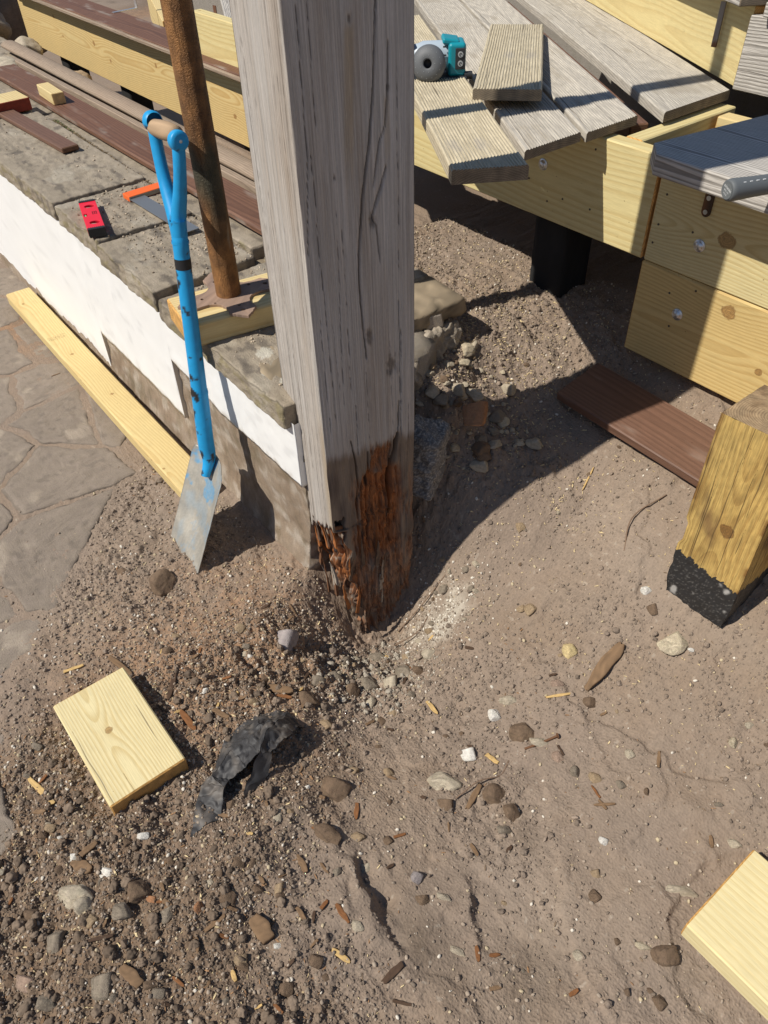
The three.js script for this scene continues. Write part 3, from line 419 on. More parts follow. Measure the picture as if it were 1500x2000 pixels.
  part('bedding_mortar', colourize(bed, (x, y, z) => { const k = 0.8 + 0.5 * n3(x * 90, y * 90, z * 90) + 0.3 * n3(x * 30, 2, z * 30); return [0.30 * k, 0.235 * k, 0.155 * k]; }), matte, wall);
}

// ---------------------------------------------------------------- the rotten oak post
{
  const post = thing('timber_post', 'large grey weathered square timber post rotted orange at its foot', 'post');
  const PX = 0.657, PZ = -1.069, Wd = 0.2134, th = 9.97 * Math.PI / 180, zl = [Math.sin(th), -Math.cos(th)], xr = [Math.cos(th), Math.sin(th)];
  const rn = mulberry(42);
  // shakes: polyline of (s, y), half width, depth. Right face s runs from the front edge
  const CR = [[[[0.1481, 1.2756], [0.1448, 1.2271], [0.1405, 1.1665], [0.1296, 1.0834], [0.114, 1.0042], [0.1083, 0.9611], [0.1009, 0.8997], [0.0987, 0.8419], [0.1017, 0.7578], [0.1061, 0.6892]], 0.0013, 0.012],
  [[[0.1490, 1.76], [0.1481, 1.2756]], 0.0011, 0.010], [[[0.024, 1.2887], [0.0216, 1.1756], [0.0203, 1.0836], [0.0116, 0.992], [0.0050, 0.9241]], 0.0006, 0.004], [[[0.036, 1.76], [0.024, 1.2887]], 0.0006, 0.004],
  [[[0.1604, 1.0417], [0.1497, 1.0121], [0.1336, 0.9741], [0.1291, 0.9619]], 0.0022, 0.005], [[[0.1291, 0.9619], [0.1375, 0.9466], [0.1395, 0.9186], [0.142, 0.88]], 0.0014, 0.004], [[[0.1574, 1.101], [0.1483, 1.0832], [0.1448, 1.0641], [0.1342, 1.0127]], 0.0016, 0.004],
  [[[0.168, 1.22], [0.1655, 1.1572], [0.159, 1.10]], 0.0014, 0.006], [[[0.1724, 0.483], [0.1652, 0.4349], [0.1562, 0.378], [0.1529, 0.3504], [0.1542, 0.2929], [0.1504, 0.2437]], 0.0042, 0.034], [[[0.176, 0.56], [0.174, 0.50], [0.1724, 0.483]], 0.0013, 0.012],
  [[[0.06, 0.50], [0.068, 0.44], [0.072, 0.37], [0.066, 0.28]], 0.0016, 0.012], [[[0.098, 0.46], [0.096, 0.36], [0.092, 0.24], [0.088, 0.10]], 0.0013, 0.012]];
  for (let i = 0; i < 16; i++) { const y0 = 0.45 + rn() * 1.25, L = 0.12 + rn() * 0.5, s0 = rn() * Wd, sl = (rn() - 0.5) * 0.02 - 0.012 * L; const pts = []; for (let k = 0; k <= 6; k++) pts.push([s0 + sl * k / 6 + 0.002 * n2(k * 0.7, i), y0 - L * k / 6]); CR.push([pts, 0.0003 + rn() * 0.0004, 0.0015 + rn() * 0.002]); }
  const CL = []; for (let i = 0; i < 26; i++) { const y0 = 0.4 + rn() * 1.3, L = 0.15 + rn() * 0.6, s0 = rn() * Wd; CL.push([[[s0, y0], [s0 + (rn() - 0.5) * 0.006, y0 - L]], 0.0005 + rn() * 0.0005, 0.004]); }
  const crack = (list, s, y) => {
    let best = 0, depth = 0;
    for (const [pts, hw, dp] of list) {
      if (y > pts[0][1] || y < pts[pts.length - 1][1]) continue;
      for (let k = 0; k + 1 < pts.length; k++) if (y <= pts[k][1] && y >= pts[k + 1][1]) { const f = (pts[k][1] - y) / (pts[k][1] - pts[k + 1][1]), cs = mix(pts[k][0], pts[k + 1][0], f) + 0.0008 * n2(y * 60, hw * 9e4), t = (pts[0][1] - y) / (pts[0][1] - pts[pts.length - 1][1]), w = hw * (0.45 + 0.55 * Math.sin(clamp(t, 0.03, 0.97) * Math.PI)), q = Math.abs(s - cs) / w; if (q < 2.2) { const e = Math.exp(-q * q); if (e > best) best = e; depth = Math.max(depth, dp * e); } }
    }
    return [best, depth];
  };
  const knotsR = [[0.1612, 0.6536, 0.016], [0.115, 0.7373, 0.012], [0.1051, 1.2583, 0.005], [0.1655, 1.1572, 0.004], [0.0641, 1.0415, 0.003], [0.13, 0.955, 0.010]];
  const rotMask = (s, y) => { // right face, orange rot
    let m = 0; const wob = 0.030 * fbm2(s * 45, y * 10, 3) + 0.012 * n2(s * 160, y * 14);
    m = Math.max(m, sst(0.072, 0.034, Math.abs(s - 0.118 + 0.022 * n2(y * 9, 3)) + 0.8 * wob) * sst(0.41, 0.37, y + wob) * sst(0.08, 0.15, y + wob)); m = Math.max(m, 0.85 * sst(0.06, 0.02, Math.abs(s - 0.045 - 0.12 * Math.max(0, -y)) + wob) * sst(0.16, 0.08, y + wob)); m = Math.max(m, 0.6 * sst(0.045, 0.02, Math.abs(s - 0.15) + 1.2 * wob) * sst(0.14, 0.08, y + wob));
    m = Math.max(m, 0.8 * sst(0.035, 0.015, Math.abs(s - 0.135) + wob) * sst(0.485, 0.45, y + wob) * sst(0.37, 0.40, y));
    m = Math.max(m, sst(0.10, 0.02, y - 0.5 * (s - 0.08) + 3 * wob) * (0.6 + 0.5 * n2(s * 40, y * 9)));
    m = Math.max(m, 0.7 * sst(0.19, 0.21, s + wob) * sst(0.40, 0.33, y) * (0.4 + 0.6 * n2(y * 14, 8)));
    return clamp(m);
  };
  const breakL = s => mix(0.262, 0.150, sst(0, 0.2, s)) + 0.022 * n2(s * 45, 3) + 0.012 * n2(s * 160, 5);   // left face snapped off below this
  const dispL = (s, y) => {
    let d = 0.0012 * fbm2(s * 260 + 4, y * 2.2, 2) + 0.0009 * Math.sin(s * 900 + 3 * n2(y * 1.1, s * 12)) * (0.5 + 0.5 * n2(s * 24, y * 0.8)) + 0.0005 * n2(s * 700, y * 12);
    d = -d + crack(CL, s, y)[1];
    const b = breakL(s); if (y < b) d += (0.030 + 0.022 * fbm2(s * 50, y * 14, 3) + 0.03 * sst(b, -0.15, y) + 0.014 * n2(s * 140, y * 20)) * sst(b, b - 0.016, y);
    return d;
  };
  const dispR = (s, y) => {
    let d = -0.0005 * fbm2(s * 170 + 9, y * 1.8, 2) - 0.0004 * n2(s * 600, y * 9) + crack(CR, s, y)[1];
    const m = rotMask(s, y); d += m * (0.009 + 0.012 * fbm2(s * 90, y * 14, 3) + 0.006 * n2(s * 220, y * 30) + 0.005 * sst(0.0, 0.12, Math.abs(n2(s * 70, y * 34)) - 0.02) );
    if (y < 0.47) d += 0.0025 * sst(0.47, 0.42, y) * (1 + fbm2(s * 60, y * 10 + 5, 3));
    const hq = Math.max(Math.abs(s - 0.018) / 0.012, Math.abs(y - 0.252) / 0.034) + 0.25 * n2(s * 150, y * 60); if (hq < 1) d += 0.05 * sst(1, 0.8, hq);
    const foot = -0.02 + 0.10 * sst(0.10, 0.21, s); if (y < foot) d += sst(foot, foot - 0.12, y) * (0.014 + 0.02 * fbm2(s * 50, y * 12, 3));
    for (const [ks, ky, kr] of knotsR) { const q = Math.hypot(s - ks, (y - ky) * 0.8) / kr; if (q < 1) d += 0.003 * sst(1, 0.7, q) * (0.5 + 0.6 * n2(s * 400, y * 400)); }
    return d;
  };
  const ys = []; for (let y = -0.27; y < 0.5; y += 0.0028) ys.push(y); for (let y = 0.5; y < 1.40; y += 0.005) ys.push(y); for (let y = 1.40; y < 3.1; y += 0.1) ys.push(y); ys.push(3.1);
  const cols = []; const NL = 120, NR = 150; for (let i = NL; i > 0; i--) cols.push(['L', i / NL * Wd]); cols.push(['C', 0]); for (let i = 1; i <= NR; i++) cols.push(['R', i / NR * Wd]); for (let i = 1; i < 5; i++) cols.push(['B', i / 4 * Wd]); for (let i = 1; i <= 4; i++) cols.push(['D', i / 4 * Wd]);
  const P = [], C = [], I = [], nC = cols.length;
  const SILVER = [0.54, 0.515, 0.485], GREY = [0.375, 0.335, 0.292], BROWN = [0.30, 0.222, 0.152], TAN = [0.36, 0.265, 0.155], ROT = [0.43, 0.145, 0.034], DARKROT = [0.060, 0.032, 0.020], EARTH = [0.20, 0.155, 0.115];
  ys.forEach(y => cols.forEach(([f, s]) => {
    const cut = dispL(0, y), cr = f === 'C' ? dispR(0, y) : 0; let a, b, c;    // a along xr, b along zl
    if (f === 'L') { a = dispL(s, y); b = s; if (s < 0.02) b = s + dispR(0, y) * (1 - s / 0.02); } else if (f === 'C') { a = cut; b = cr; } else if (f === 'R') { a = cut + s * (1 - cut / Wd); b = dispR(a, y); } else if (f === 'B') { a = Wd; b = s; } else { a = Wd - s; b = Wd; }
    P.push(PX + xr[0] * a + zl[0] * b, y, PZ + xr[1] * a + zl[1] * b);
    const u = f === 'L' ? s : a, S = f === 'L' ? 31 : 0, g1 = n2(u * 330 + S, y * 2.4), g2 = fbm2(u * 90 + S, y * 1.4, 3), g3 = n2(u * 900 + S, y * 14), bl = fbm2(u * 14 + S, y * 2.2 + S, 3);
    c = mix3(GREY, SILVER, clamp(0.42 + 0.45 * g2 + 0.18 * g1)); c = mix3(c, BROWN, clamp(0.34 + 1.0 * bl) * 0.55);
    let k = 1 + 0.10 * g1 + 0.08 * g3; c = [c[0] * k, c[1] * k, c[2] * k];
    if (f !== 'L') {
      const ck = crack(CR, a, y)[0]; c = mix3(c, [0.08, 0.064, 0.05], ck * 0.55);
      const tn = sst(0.012, 0.004, Math.abs(a - 0.104 + 0.06 * (1.2583 - y)) ) * sst(1.26, 1.24, y) * sst(0.98, 1.12, y) + 0.6 * sst(0.008, 0.003, Math.abs(a - 0.163)) * sst(1.155, 1.14, y) * sst(1.02, 1.08, y); c = mix3(c, TAN, tn * 0.6);
      for (const [ks, ky, kr] of knotsR) { const q = Math.hypot((a - ks) * 1.25, (y - ky) * 0.62) / kr + 0.55 * n2(a * 130 + ks * 99, y * 70) + 0.25 * n2(a * 400, y * 300); if (q < 1.5) c = mix3(c, [0.09, 0.066, 0.046], sst(1.1, 0.35, q) * 0.7); }
      const wet = sst(0.484, 0.452, y + 0.016 * n2(a * 14, 2) + 0.010 * n2(a * 60, y * 4) + 0.008 * n2(a * 220, y * 9)); if (wet) { const e = fbm2(a * 30, y * 9, 3); c = mix3(c, mix3([0.205, 0.148, 0.100], DARKROT, clamp(0.22 + 1.3 * e)), wet * 0.88); }
      const m = rotMask(a, y); if (m) { const e = fbm2(a * 120, y * 16, 3); c = mix3(c, mix3(ROT, DARKROT, clamp(0.16 + 1.4 * e + 0.3 * ck + 0.45 * n2(a * 60, y * 7))), m * 0.9); }
      if (y < 0.16) c = mix3(c, EARTH, sst(0.16, -0.1, y) * clamp(0.5 + fbm2(a * 25 + 3, y * 25, 3) * 1.6) * 0.8);
    } else {
      const ck = crack(CL, s, y)[0]; c = mix3(c, [0.14, 0.125, 0.11], ck * 0.6);
      const b2 = breakL(s), br = sst(b2 + 0.006, b2 - 0.006, y); if (br) { const e = fbm2(s * 90, y * 14 + 3, 3); c = mix3(c, mix3(mix3(ROT, DARKROT, clamp(0.55 + 1.2 * e)), [0.42, 0.33, 0.25], sst(0.15, 0.35, fbm2(s * 60 + 7, y * 30, 3))), br); }
      if (s < 0.03 && y < 0.62) c = mix3(c, TAN, sst(0.03, 0.006, s) * sst(0.62, 0.5, y) * 0.6 * (1 - br));
      if (y < 0.06) c = mix3(c, EARTH, sst(0.06, -0.1, y) * 0.8);
    }
    C.push(...c);
  }));
  for (let j = 0; j + 1 < ys.length; j++) for (let i = 0; i < nC; i++) { const i2 = (i + 1) % nC, a = j * nC + i, b = j * nC + i2, c = a + nC, d = b + nC; I.push(a, b, c, b, d, c); }
  const capC = P.length / 3; P.push(PX + 0.1, 3.1, PZ - 0.08); C.push(0.3, 0.28, 0.26); for (let i = 0; i < nC; i++) I.push((ys.length - 1) * nC + i, (ys.length - 1) * nC + (i + 1) % nC, capC);
  const g = new THREE.BufferGeometry(); g.setAttribute('position', new THREE.BufferAttribute(new Float32Array(P), 3)); g.setAttribute('color', new THREE.BufferAttribute(new Float32Array(C), 3)); g.setIndex(I); g.computeVertexNormals();
  { const p = g.attributes.position, uv = new Float32Array(p.count * 2); for (let i = 0; i < p.count; i++) { const dx = p.getX(i) - PX, dz = p.getZ(i) - PZ, a = dx * xr[0] + dz * xr[1], b = dx * zl[0] + dz * zl[1]; uv[i * 2] = (a - b) / 0.11; uv[i * 2 + 1] = p.getY(i) / 0.6; } g.setAttribute('uv', new THREE.BufferAttribute(uv, 2)); const c = g.attributes.color; for (let i = 0; i < c.array.length; i++) c.array[i] /= 0.78; }
  part('shaft', g, new THREE.MeshStandardMaterial({ vertexColors: true, map: fibreTex.map, bumpMap: fibreTex.bump, bumpScale: 0.0012, roughness: 0.84 }), post);
  // splinters torn loose where the foot has broken away
  const sm = vcMat(0.9), spl = (s, y, L, w, tz, tilt, col, face) => {
    const gg = new THREE.BoxGeometry(w, L, w * 0.5, 2, 8, 1), p = gg.attributes.position;
    for (let i = 0; i < p.count; i++) { const f = p.getY(i) / L + 0.5, k = 1 - 0.75 * f * f; p.setXYZ(i, p.getX(i) * k + 0.10 * L * (f * f) * tilt + 0.002 * n2(f * 6 + s * 90, y), p.getY(i), p.getZ(i) * k + tz * f * f * L); }
    gg.computeVertexNormals(); colourize(gg, (x, yy) => { const k = 0.8 + 0.4 * n2(x * 900 + s * 50, yy * 60); return [col[0] * k, col[1] * k, col[2] * k]; });
    const m = part('splinter', gg, sm, post); const a = face === 'R' ? s : 0.012, b = face === 'R' ? 0.004 : s;
    m.position.set(PX + xr[0] * a + zl[0] * b, y, PZ + xr[1] * a + zl[1] * b); m.rotation.set(0, -th + (face === 'R' ? 0 : -Math.PI / 2), tilt * 0.25);
  };
  for (let i = 0; i < 16; i++) { const s = 0.02 + 0.18 * rn(); spl(s, breakL(s) - 0.02 - 0.02 * rn(), 0.05 + 0.05 * rn(), 0.006 + 0.008 * rn(), (rn() - 0.2) * 0.25, (rn() - 0.5) * 3, rn() < 0.5 ? ROT : [0.15, 0.08, 0.045], 'L'); }
  for (let i = 0; i < 12; i++) spl(0.01 + 0.12 * rn(), -0.06 + 0.24 * rn(), 0.05 + 0.06 * rn(), 0.005 + 0.006 * rn(), (rn() - 0.3) * 0.2, (rn() - 0.5) * 2, rn() < 0.4 ? [0.42, 0.33, 0.24] : rn() < 0.5 ? ROT : [0.16, 0.10, 0.06], 'R');
  for (let i = 0; i < 10; i++) spl(0.02 + 0.18 * rn(), -0.02 + 0.14 * rn(), 0.05 + 0.06 * rn(), 0.006 + 0.007 * rn(), (rn() - 0.3) * 0.3, (rn() - 0.5) * 2, rn() < 0.5 ? [0.45, 0.38, 0.30] : [0.20, 0.09, 0.04], 'L');
}
// ---------------------------------------------------------------- timber materials
const PINE_A = s3(212, 188, 132), PINE_B = s3(186, 150, 90), PALE_A = s3(218, 204, 158), PALE_B = s3(205, 170, 110);
const M = {
  beam: woodMat({ seed: 3, w: 2048, h: 256, len: 2.9, wid: 0.27, early: PINE_A, late: PINE_B, rings: 120, contrast: 0.62, streak: 0.2, specks: 0.012, knots: [[0.55, 0.20, 0.014], [0.62, 0.12, 0.010], [1.05, 0.15, 0.016], [1.22, 0.10, 0.012], [1.75, 0.17, 0.014], [2.15, 0.15, 0.016], [2.42, 0.10, 0.015], [2.55, 0.17, 0.02]] }),
  beam2: woodMat({ seed: 5, len: 1.2, wid: 0.25, early: s3(212, 197, 144), late: s3(186, 160, 102), rings: 80, contrast: 0.42, knots: [[0.25, 0.16, 0.009], [0.86, 0.10, 0.008]], specks: 0.012 }),
  fascia: woodMat({ seed: 8, len: 0.75, wid: 0.25, early: s3(214, 200, 150), late: s3(184, 158, 102), rings: 150, contrast: 0.46, knots: [[0.196, 0.111, 0.028]], centre: 0.46, spread: 0.4, specks: 0.01 }),
  fascia2: woodMat({ seed: 13, len: 0.75, wid: 0.25, early: s3(210, 184, 124), late: s3(180, 146, 86), rings: 110, contrast: 0.5, knots: [[0.25, 0.205, 0.024], [0.36, 0.10, 0.012]], centre: 0.5, spread: 0.8, streak: 0.4, specks: 0.01 }),
  off1: woodMat({ seed: 21, len: 0.34, wid: 0.19, w: 512, early: PALE_A, late: s3(190, 164, 106), rings: 170, contrast: 0.46, knots: [[0.135, 0.095, 0.012]], centre: 0.5, spread: 0.45, streak: 0.22, checks: 3, specks: 0.008 }),
  off2: woodMat({ seed: 27, len: 0.5, wid: 0.22, w: 512, early: PALE_A, late: s3(204, 182, 126), rings: 75, contrast: 0.4, centre: 1.2, spread: 0.3 }),
  plank: woodMat({ seed: 31, w: 2048, len: 1.7, wid: 0.16, early: s3(212, 191, 136), late: s3(188, 156, 98), rings: 120, contrast: 0.5, centre: 0.55, spread: 0.7, knots: [[0.13, 0.07, 0.008], [0.62, 0.06, 0.009], [0.95, 0.05, 0.008], [1.42, 0.09, 0.007]], specks: 0.006, stamp: [0.47, 0.06, 0.016, 0.032] }),
  pale: woodMat({ seed: 37, len: 0.5, wid: 0.2, w: 512, early: s3(214, 194, 142), late: s3(190, 160, 104), rings: 110, contrast: 0.5 }),
  riser: woodMat({ seed: 41, w: 1024, len: 1.2, wid: 0.22, early: s3(216, 199, 144), late: s3(192, 166, 110), rings: 90, contrast: 0.4, specks: 0.02 }),
  deck: woodMat({ seed: 51, w: 1024, h: 256, len: 1.1, wid: 0.16, early: s3(186, 178, 164), late: s3(136, 130, 121), rings: 160, contrast: 0.5, fibre: 0.3, streak: 0.5, stain: s3(156, 147, 132), stainAmt: 0.42, rough: 0.88, bump: 0.0008, checks: 5 }),
  deck2: woodMat({ seed: 57, w: 1024, h: 256, len: 1.1, wid: 0.16, early: s3(192, 180, 154), late: s3(150, 137, 110), rings: 130, contrast: 0.5, fibre: 0.3, streak: 0.5, stain: s3(156, 148, 136), stainAmt: 0.30, rough: 0.88, bump: 0.0008, checks: 4 }),
  grey: woodMat({ seed: 61, w: 1024, h: 256, len: 0.9, wid: 0.2, early: s3(194, 188, 179), late: s3(134, 128, 120), rings: 150, contrast: 0.9, fibre: 0.25, streak: 0.4, rough: 0.9, bump: 0.002, spread: 0.5, checks: 2 }),
  brown: woodMat({ seed: 71, w: 2048, h: 256, len: 2.4, wid: 0.18, early: s3(116, 82, 62), late: s3(82, 54, 40), rings: 110, contrast: 0.6, fibre: 0.25, streak: 0.7, stain: s3(142, 128, 116), stainAmt: 0.40, rough: 0.62, bump: 0.0006 }),
  brown2: woodMat({ seed: 77, w: 1024, h: 256, len: 1.0, wid: 0.18, early: s3(116, 85, 68), late: s3(88, 62, 48), rings: 90, contrast: 0.5, fibre: 0.2, streak: 0.6, stain: s3(140, 118, 104), stainAmt: 0.3, rough: 0.6, bump: 0.0005, specks: 0.02 }),
  greyTrim: woodMat({ seed: 83, w: 1024, h: 128, len: 1.8, wid: 0.1, early: s3(158, 140, 120), late: s3(112, 92, 76), rings: 120, contrast: 0.5, fibre: 0.25, streak: 0.6, rough: 0.8 }),
  stub: woodMat({ seed: 91, w: 512, h: 256, len: 0.5, wid: 0.16, early: s3(188, 158, 92), late: s3(146, 112, 58), rings: 130, contrast: 0.42, fibre: 0.4, streak: 0.7, knots: [[0.24, 0.085, 0.022]], rough: 0.88, bump: 0.002, checks: 9, spread: 0.35, specks: 0.03, stain: s3(120, 92, 56), stainAmt: 0.36 }),
  endPine: endMat(1, s3(206, 160, 92), s3(164, 116, 58)), endGrey: endMat(5, s3(132, 118, 98), s3(92, 82, 70)), endPale: endMat(9, s3(206, 176, 120), s3(176, 140, 86), 0.3, 0.2),
  endBrown: endMat(12, s3(110, 78, 54), s3(74, 50, 36)), endRed: endMat(15, s3(150, 62, 38), s3(118, 40, 24), 0.5, 0.5), endStub: endMat(19, s3(160, 136, 104), s3(118, 96, 72), 0.4, 0.5),
};
const wm = m => m.userData;
const steel = plain([0.52, 0.54, 0.56], 0.32, 0.9), zinc = plain([0.62, 0.64, 0.66], 0.28, 0.85), darkMetal = plain([0.06, 0.045, 0.035], 0.5, 0.5), blackRub = plain([0.022, 0.023, 0.025], 0.55), rustBolt = plain([0.16, 0.075, 0.035], 0.75, 0.3);
function planks(name, L, T, W, mat, em, pos, dir, up, label, category, group, opt = {}) {
  const m = solo(name, plankGeo(L, T, W, opt.c ?? 0.0022, wm(mat), opt.uo || 0, opt.vo || 0), [mat, em], label, category, group);
  return orient(m, pos, dir, up || V(0, 1, 0));
}
function plankThing(name, L, T, W, mat, em, pos, dir, up, label, category, group, opt = {}) {
  const t = thing(name, label, category, group); part(opt.part || 'timber', plankGeo(L, T, W, opt.c ?? 0.0022, wm(mat), opt.uo || 0, opt.vo || 0), [mat, em], t); return orient(t, pos, dir, up || V(0, 1, 0));
}
function screwHead(r = 0.004) { return mergeGeometries([new THREE.CylinderGeometry(r, r * 0.9, 0.0016, 14), new THREE.BoxGeometry(r * 1.1, 0.0006, r * 0.3).translate(0, 0.001, 0), new THREE.BoxGeometry(r * 0.3, 0.0006, r * 1.1).translate(0, 0.001, 0)].map(g => { const q = g.toNonIndexed(); return q; })); }
function boltHead() { // domed coach bolt on a washer, pointing to local +y
  return lathe([[0, 0.0078], [0.004, 0.0074], [0.0078, 0.0058], [0.0105, 0.003], [0.0112, 0.0018], [0.0142, 0.0014], [0.0146, 0.0004], [0.0146, -0.002], [0, -0.002]], 28);
}

// ---------------------------------------------------------------- deck frame on the right
const XF = 1.571;
{
  const b = plankThing('deck_beam', 2.2, 0.047, 0.237, M.beam2, M.endPine, V(XF + 0.0235, 0.7705, -1.0175 - 1.1), V(0, 0, 1), V(1, 0, 0), 'pale new timber joist carrying the ends of the grooved deck boards', 'joist', null, { c: 0.003, uo: 0.32 });
  const bh = boltHead(); let m = part('bolt', bh, zinc, b); m.rotation.z = -Math.PI / 2; orient(m, V(-(-1.0175 - 1.1) + -1.357, -0.0240, -(0.786 - 0.7705)), V(0, 0, 1), V(0, -1, 0));
  const nm = plain([0.10, 0.08, 0.06], 0.6, 0.4);
  const f1 = plankThing('fascia_board', 1.7, 0.047, 0.236, M.fascia, M.endPine, V(XF + 0.0235, 0.770, -1.012 + 0.85), V(0, 0, 1), V(1, 0, 0), 'upper pine fascia board with dark round knot and rusty hanging strap below the grey tread', 'board', 'pine boards facing the step', { c: 0.004 });
  const f2 = plankThing('fascia_board', 1.7, 0.047, 0.2425, M.fascia2, M.endPine, V(XF + 0.0235, 0.529, -1.014 + 0.85), V(0, 0, 1), V(1, 0, 0), 'lowest pine fascia board with split oval knot just above the earth', 'board', 'pine boards facing the step', { c: 0.004 });
  // local x = world z, local y = world +x (outward is -y), local z = x cross y
  const put = (o, t, z, y) => { t.add(o); t.updateMatrixWorld(true); const p = t.worldToLocal(V(XF - 0.0005, y, z)); orient(o, p, V(1, 0, 0), V(0, 1, 0)); o.rotateX(Math.PI); return o; };
  const nb = (t, z, y) => put(part('bolt', bh, zinc), t, z, y);
  nb(f1, -0.876, 0.732); nb(f2, -0.886, 0.557);
  m = b.children[1]; b.remove(m); put(m, b, -1.357, 0.786);
  const nail = new THREE.CylinderGeometry(0.0026, 0.0026, 0.0014, 10);
  for (const [t, z, y] of [[f1, -0.984, 0.865], [f1, -0.985, 0.815], [f1, -0.99, 0.745], [f1, -0.995, 0.70], [f1, -0.90, 0.755], [f2, -0.855, 0.63], [f2, -0.90, 0.52], [f2, -0.92, 0.60], [b, -1.19, 0.72], [b, -1.20, 0.86], [b, -1.28, 0.72], [b, -1.33, 0.70], [b, -1.40, 0.74]]) put(part('nail_head', nail, nm), t, z, y);
  // rusty strap hanging from the tread
  const st = new THREE.Shape(); st.moveTo(-0.0105, 0.0); st.lineTo(-0.0105, -0.078); st.absarc(0, -0.078, 0.0105, Math.PI, 2 * Math.PI); st.lineTo(0.0105, 0); st.closePath();
  const sg = new THREE.ExtrudeGeometry(st, { depth: 0.003, bevelEnabled: true, bevelSize: 0.0005, bevelThickness: 0.0005, bevelSegments: 1, curveSegments: 12 });
  colourize(sg, (x, y) => mix3([0.05, 0.038, 0.03], [0.20, 0.10, 0.05], sst(-0.1, 0.35, n2(x * 90, y * 45) + 0.5 * Math.exp(-(((y + 0.033) / 0.012) ** 2)))));
  const strap = part('strap', sg, vcMat(0.55, 0.5)); strap.rotation.y = -Math.PI / 2; const sgrp = new THREE.Group(); sgrp.name = 'hanging_strap';
  f1.add(sgrp); f1.updateMatrixWorld(true); sgrp.position.copy(f1.worldToLocal(V(XF - 0.001, 0.886, -0.880))); sgrp.quaternion.copy(f1.getWorldQuaternion(new THREE.Quaternion()).invert());
  strap.name = 'plate'; sgrp.add(strap); for (const y of [-0.012, -0.048, -0.078]) { const s = part('screw', screwHead(0.0052), zinc, sgrp); s.position.set(-0.0045, y, 0); s.rotation.z = Math.PI / 2; }
}
planks('deck_joist', 0.375, 0.225, 0.047, M.beam2, M.endPine, V(1.8085, 0.7765, -1.135), V(1, 0, 0), null, 'short pine joist under the cut ends of the deck boards', 'joist', null, { uo: 0.6, c: 0.003 });
planks('deck_joist', 1.5, 0.225, 0.047, M.pale, M.endPine, V(1.92, 0.7765, -1.105 + 0.755), V(0, 0, 1), null, 'pine joist running back under the grey upright board', 'joist', null, { uo: 0.2, c: 0.003 });
planks('deck_joist', 1.5, 0.225, 0.047, M.brown2, M.endBrown, V(1.728, 0.7700, -1.195).addScaledVector(V(0.53, 0, -0.848), 0.76), V(0.53, 0, -0.848), null, 'old brown joist under the gap between the deck boards', 'joist', null, { uo: 0.2, c: 0.003 });
// black stub posts that carry the frame
const tar = vcMat(0.92);
function blackPost(x, z, y0, y1, s, label) { const g = roughBox(s, y1 - y0, s, 8, 16, 8, 0.004, 0.002, 30, x * 9); colourize(g, (a, b, c) => { const k = 0.011 + 0.005 * n3(a * 60, b * 20, c * 60); return [k, k * 0.95, k * 0.92]; }); const m = solo('support_post', g, tar, label, 'post', 'black treated stub posts under the deck'); m.position.set(x, (y0 + y1) / 2, z); }
blackPost(1.690, -1.357, 0.25, 0.650, 0.116, 'thick black treated post below the joint of deck beam and fascia');
for (const [z, l] of [[-4.98, 'black stub post under the far end of the knotty beam'], [-4.17, 'black stub post beside the stones under the knotty beam'], [-2.95, 'black stub post under the knotty beam behind the steel prop']]) blackPost(1.66, z, 0.2, 0.452, 0.11, l);

// grey tread: thick board with mitred end lying on the fascia
{
  const sh = new THREE.Shape([[1.462, -0.958], [1.512, -1.002], [1.86, -0.944], [1.84, 0.45], [1.432, 0.45]].map(p => new THREE.Vector2(p[0], -p[1])));
  const g = new THREE.ExtrudeGeometry(sh, { depth: 0.036, bevelEnabled: true, bevelSize: 0.004, bevelThickness: 0.004, bevelSegments: 2 }); g.rotateX(-Math.PI / 2);
  const p = g.attributes.position, n = g.attributes.normal, uv = g.attributes.uv; for (let i = 0; i < p.count; i++) { const up = Math.abs(n.getY(i)) > 0.6; uv.setXY(i, (p.getZ(i) + 1) / 0.9, up ? p.getX(i) / 0.2 : p.getY(i) / 0.2 + 0.3); }
  const m = solo('step_tread', g, M.grey, 'thick grey step tread with mitred end on the fascia', 'tread'); m.position.y = 0.8945;
}
// grooved deck boards
const U = V(0.53, 0, -0.848).normalize(), NU = V(0.848, 0, 0.53);       // along / across (to the right)
function deckBoard(name, fl, width, y, L, mat, endAlongX, label, group, uo, groove = true, T = 0.022) {
  const k = endAlongX ? -0.53 / 0.848 : 0;   // end cut parallel to the wall's normal, else square
  const prof = groove ? deckProfile(width, T) : deckProfile(width, T, 0.0062, 0.0006);
  const g = boardGeo(prof, L, -k * 1, 0, wm(mat), uo, 0.1);
  const m = solo(name, g, [mat, M.endGrey], label, 'deck board', group);
  const c = V(fl[0], 0, fl[1]).addScaledVector(endAlongX ? V(1, 0, 0) : NU, endAlongX ? width / 2 / 0.848 : width / 2); c.y = y - T / 2;
  return orient(m, c, U);
}
const DG = 'grooved grey deck boards';
deckBoard('deck_board', [1.735, -1.143], 0.226, 0.921, 1.75, M.deck, true, 'wide smooth grey deck board against the pine riser', DG, 0.1, false, 0.024);
deckBoard('deck_board', [1.503, -1.180], 0.154, 0.917, 1.75, M.deck, true, 'grooved grey deck board beside the open gap', DG, 0.4);
deckBoard('deck_board', [1.315, -1.192], 0.155, 0.917, 1.75, M.deck, true, 'grooved grey deck board between the gap board and the overhanging board', DG, 0.75);
{ const b = deckBoard('deck_board', [1.072, -1.160], 0.157, 0.943, 1.5, M.deck2, false, 'loose deck board pushed out past the beam over the hole', DG, 0.3, true, 0.030); b.rotateZ(-0.010); }
deckBoard('deck_board', [1.33, -2.05], 0.155, 0.915, 1.2, M.deck2, false, 'grooved deck board behind the post', DG, 0.15);
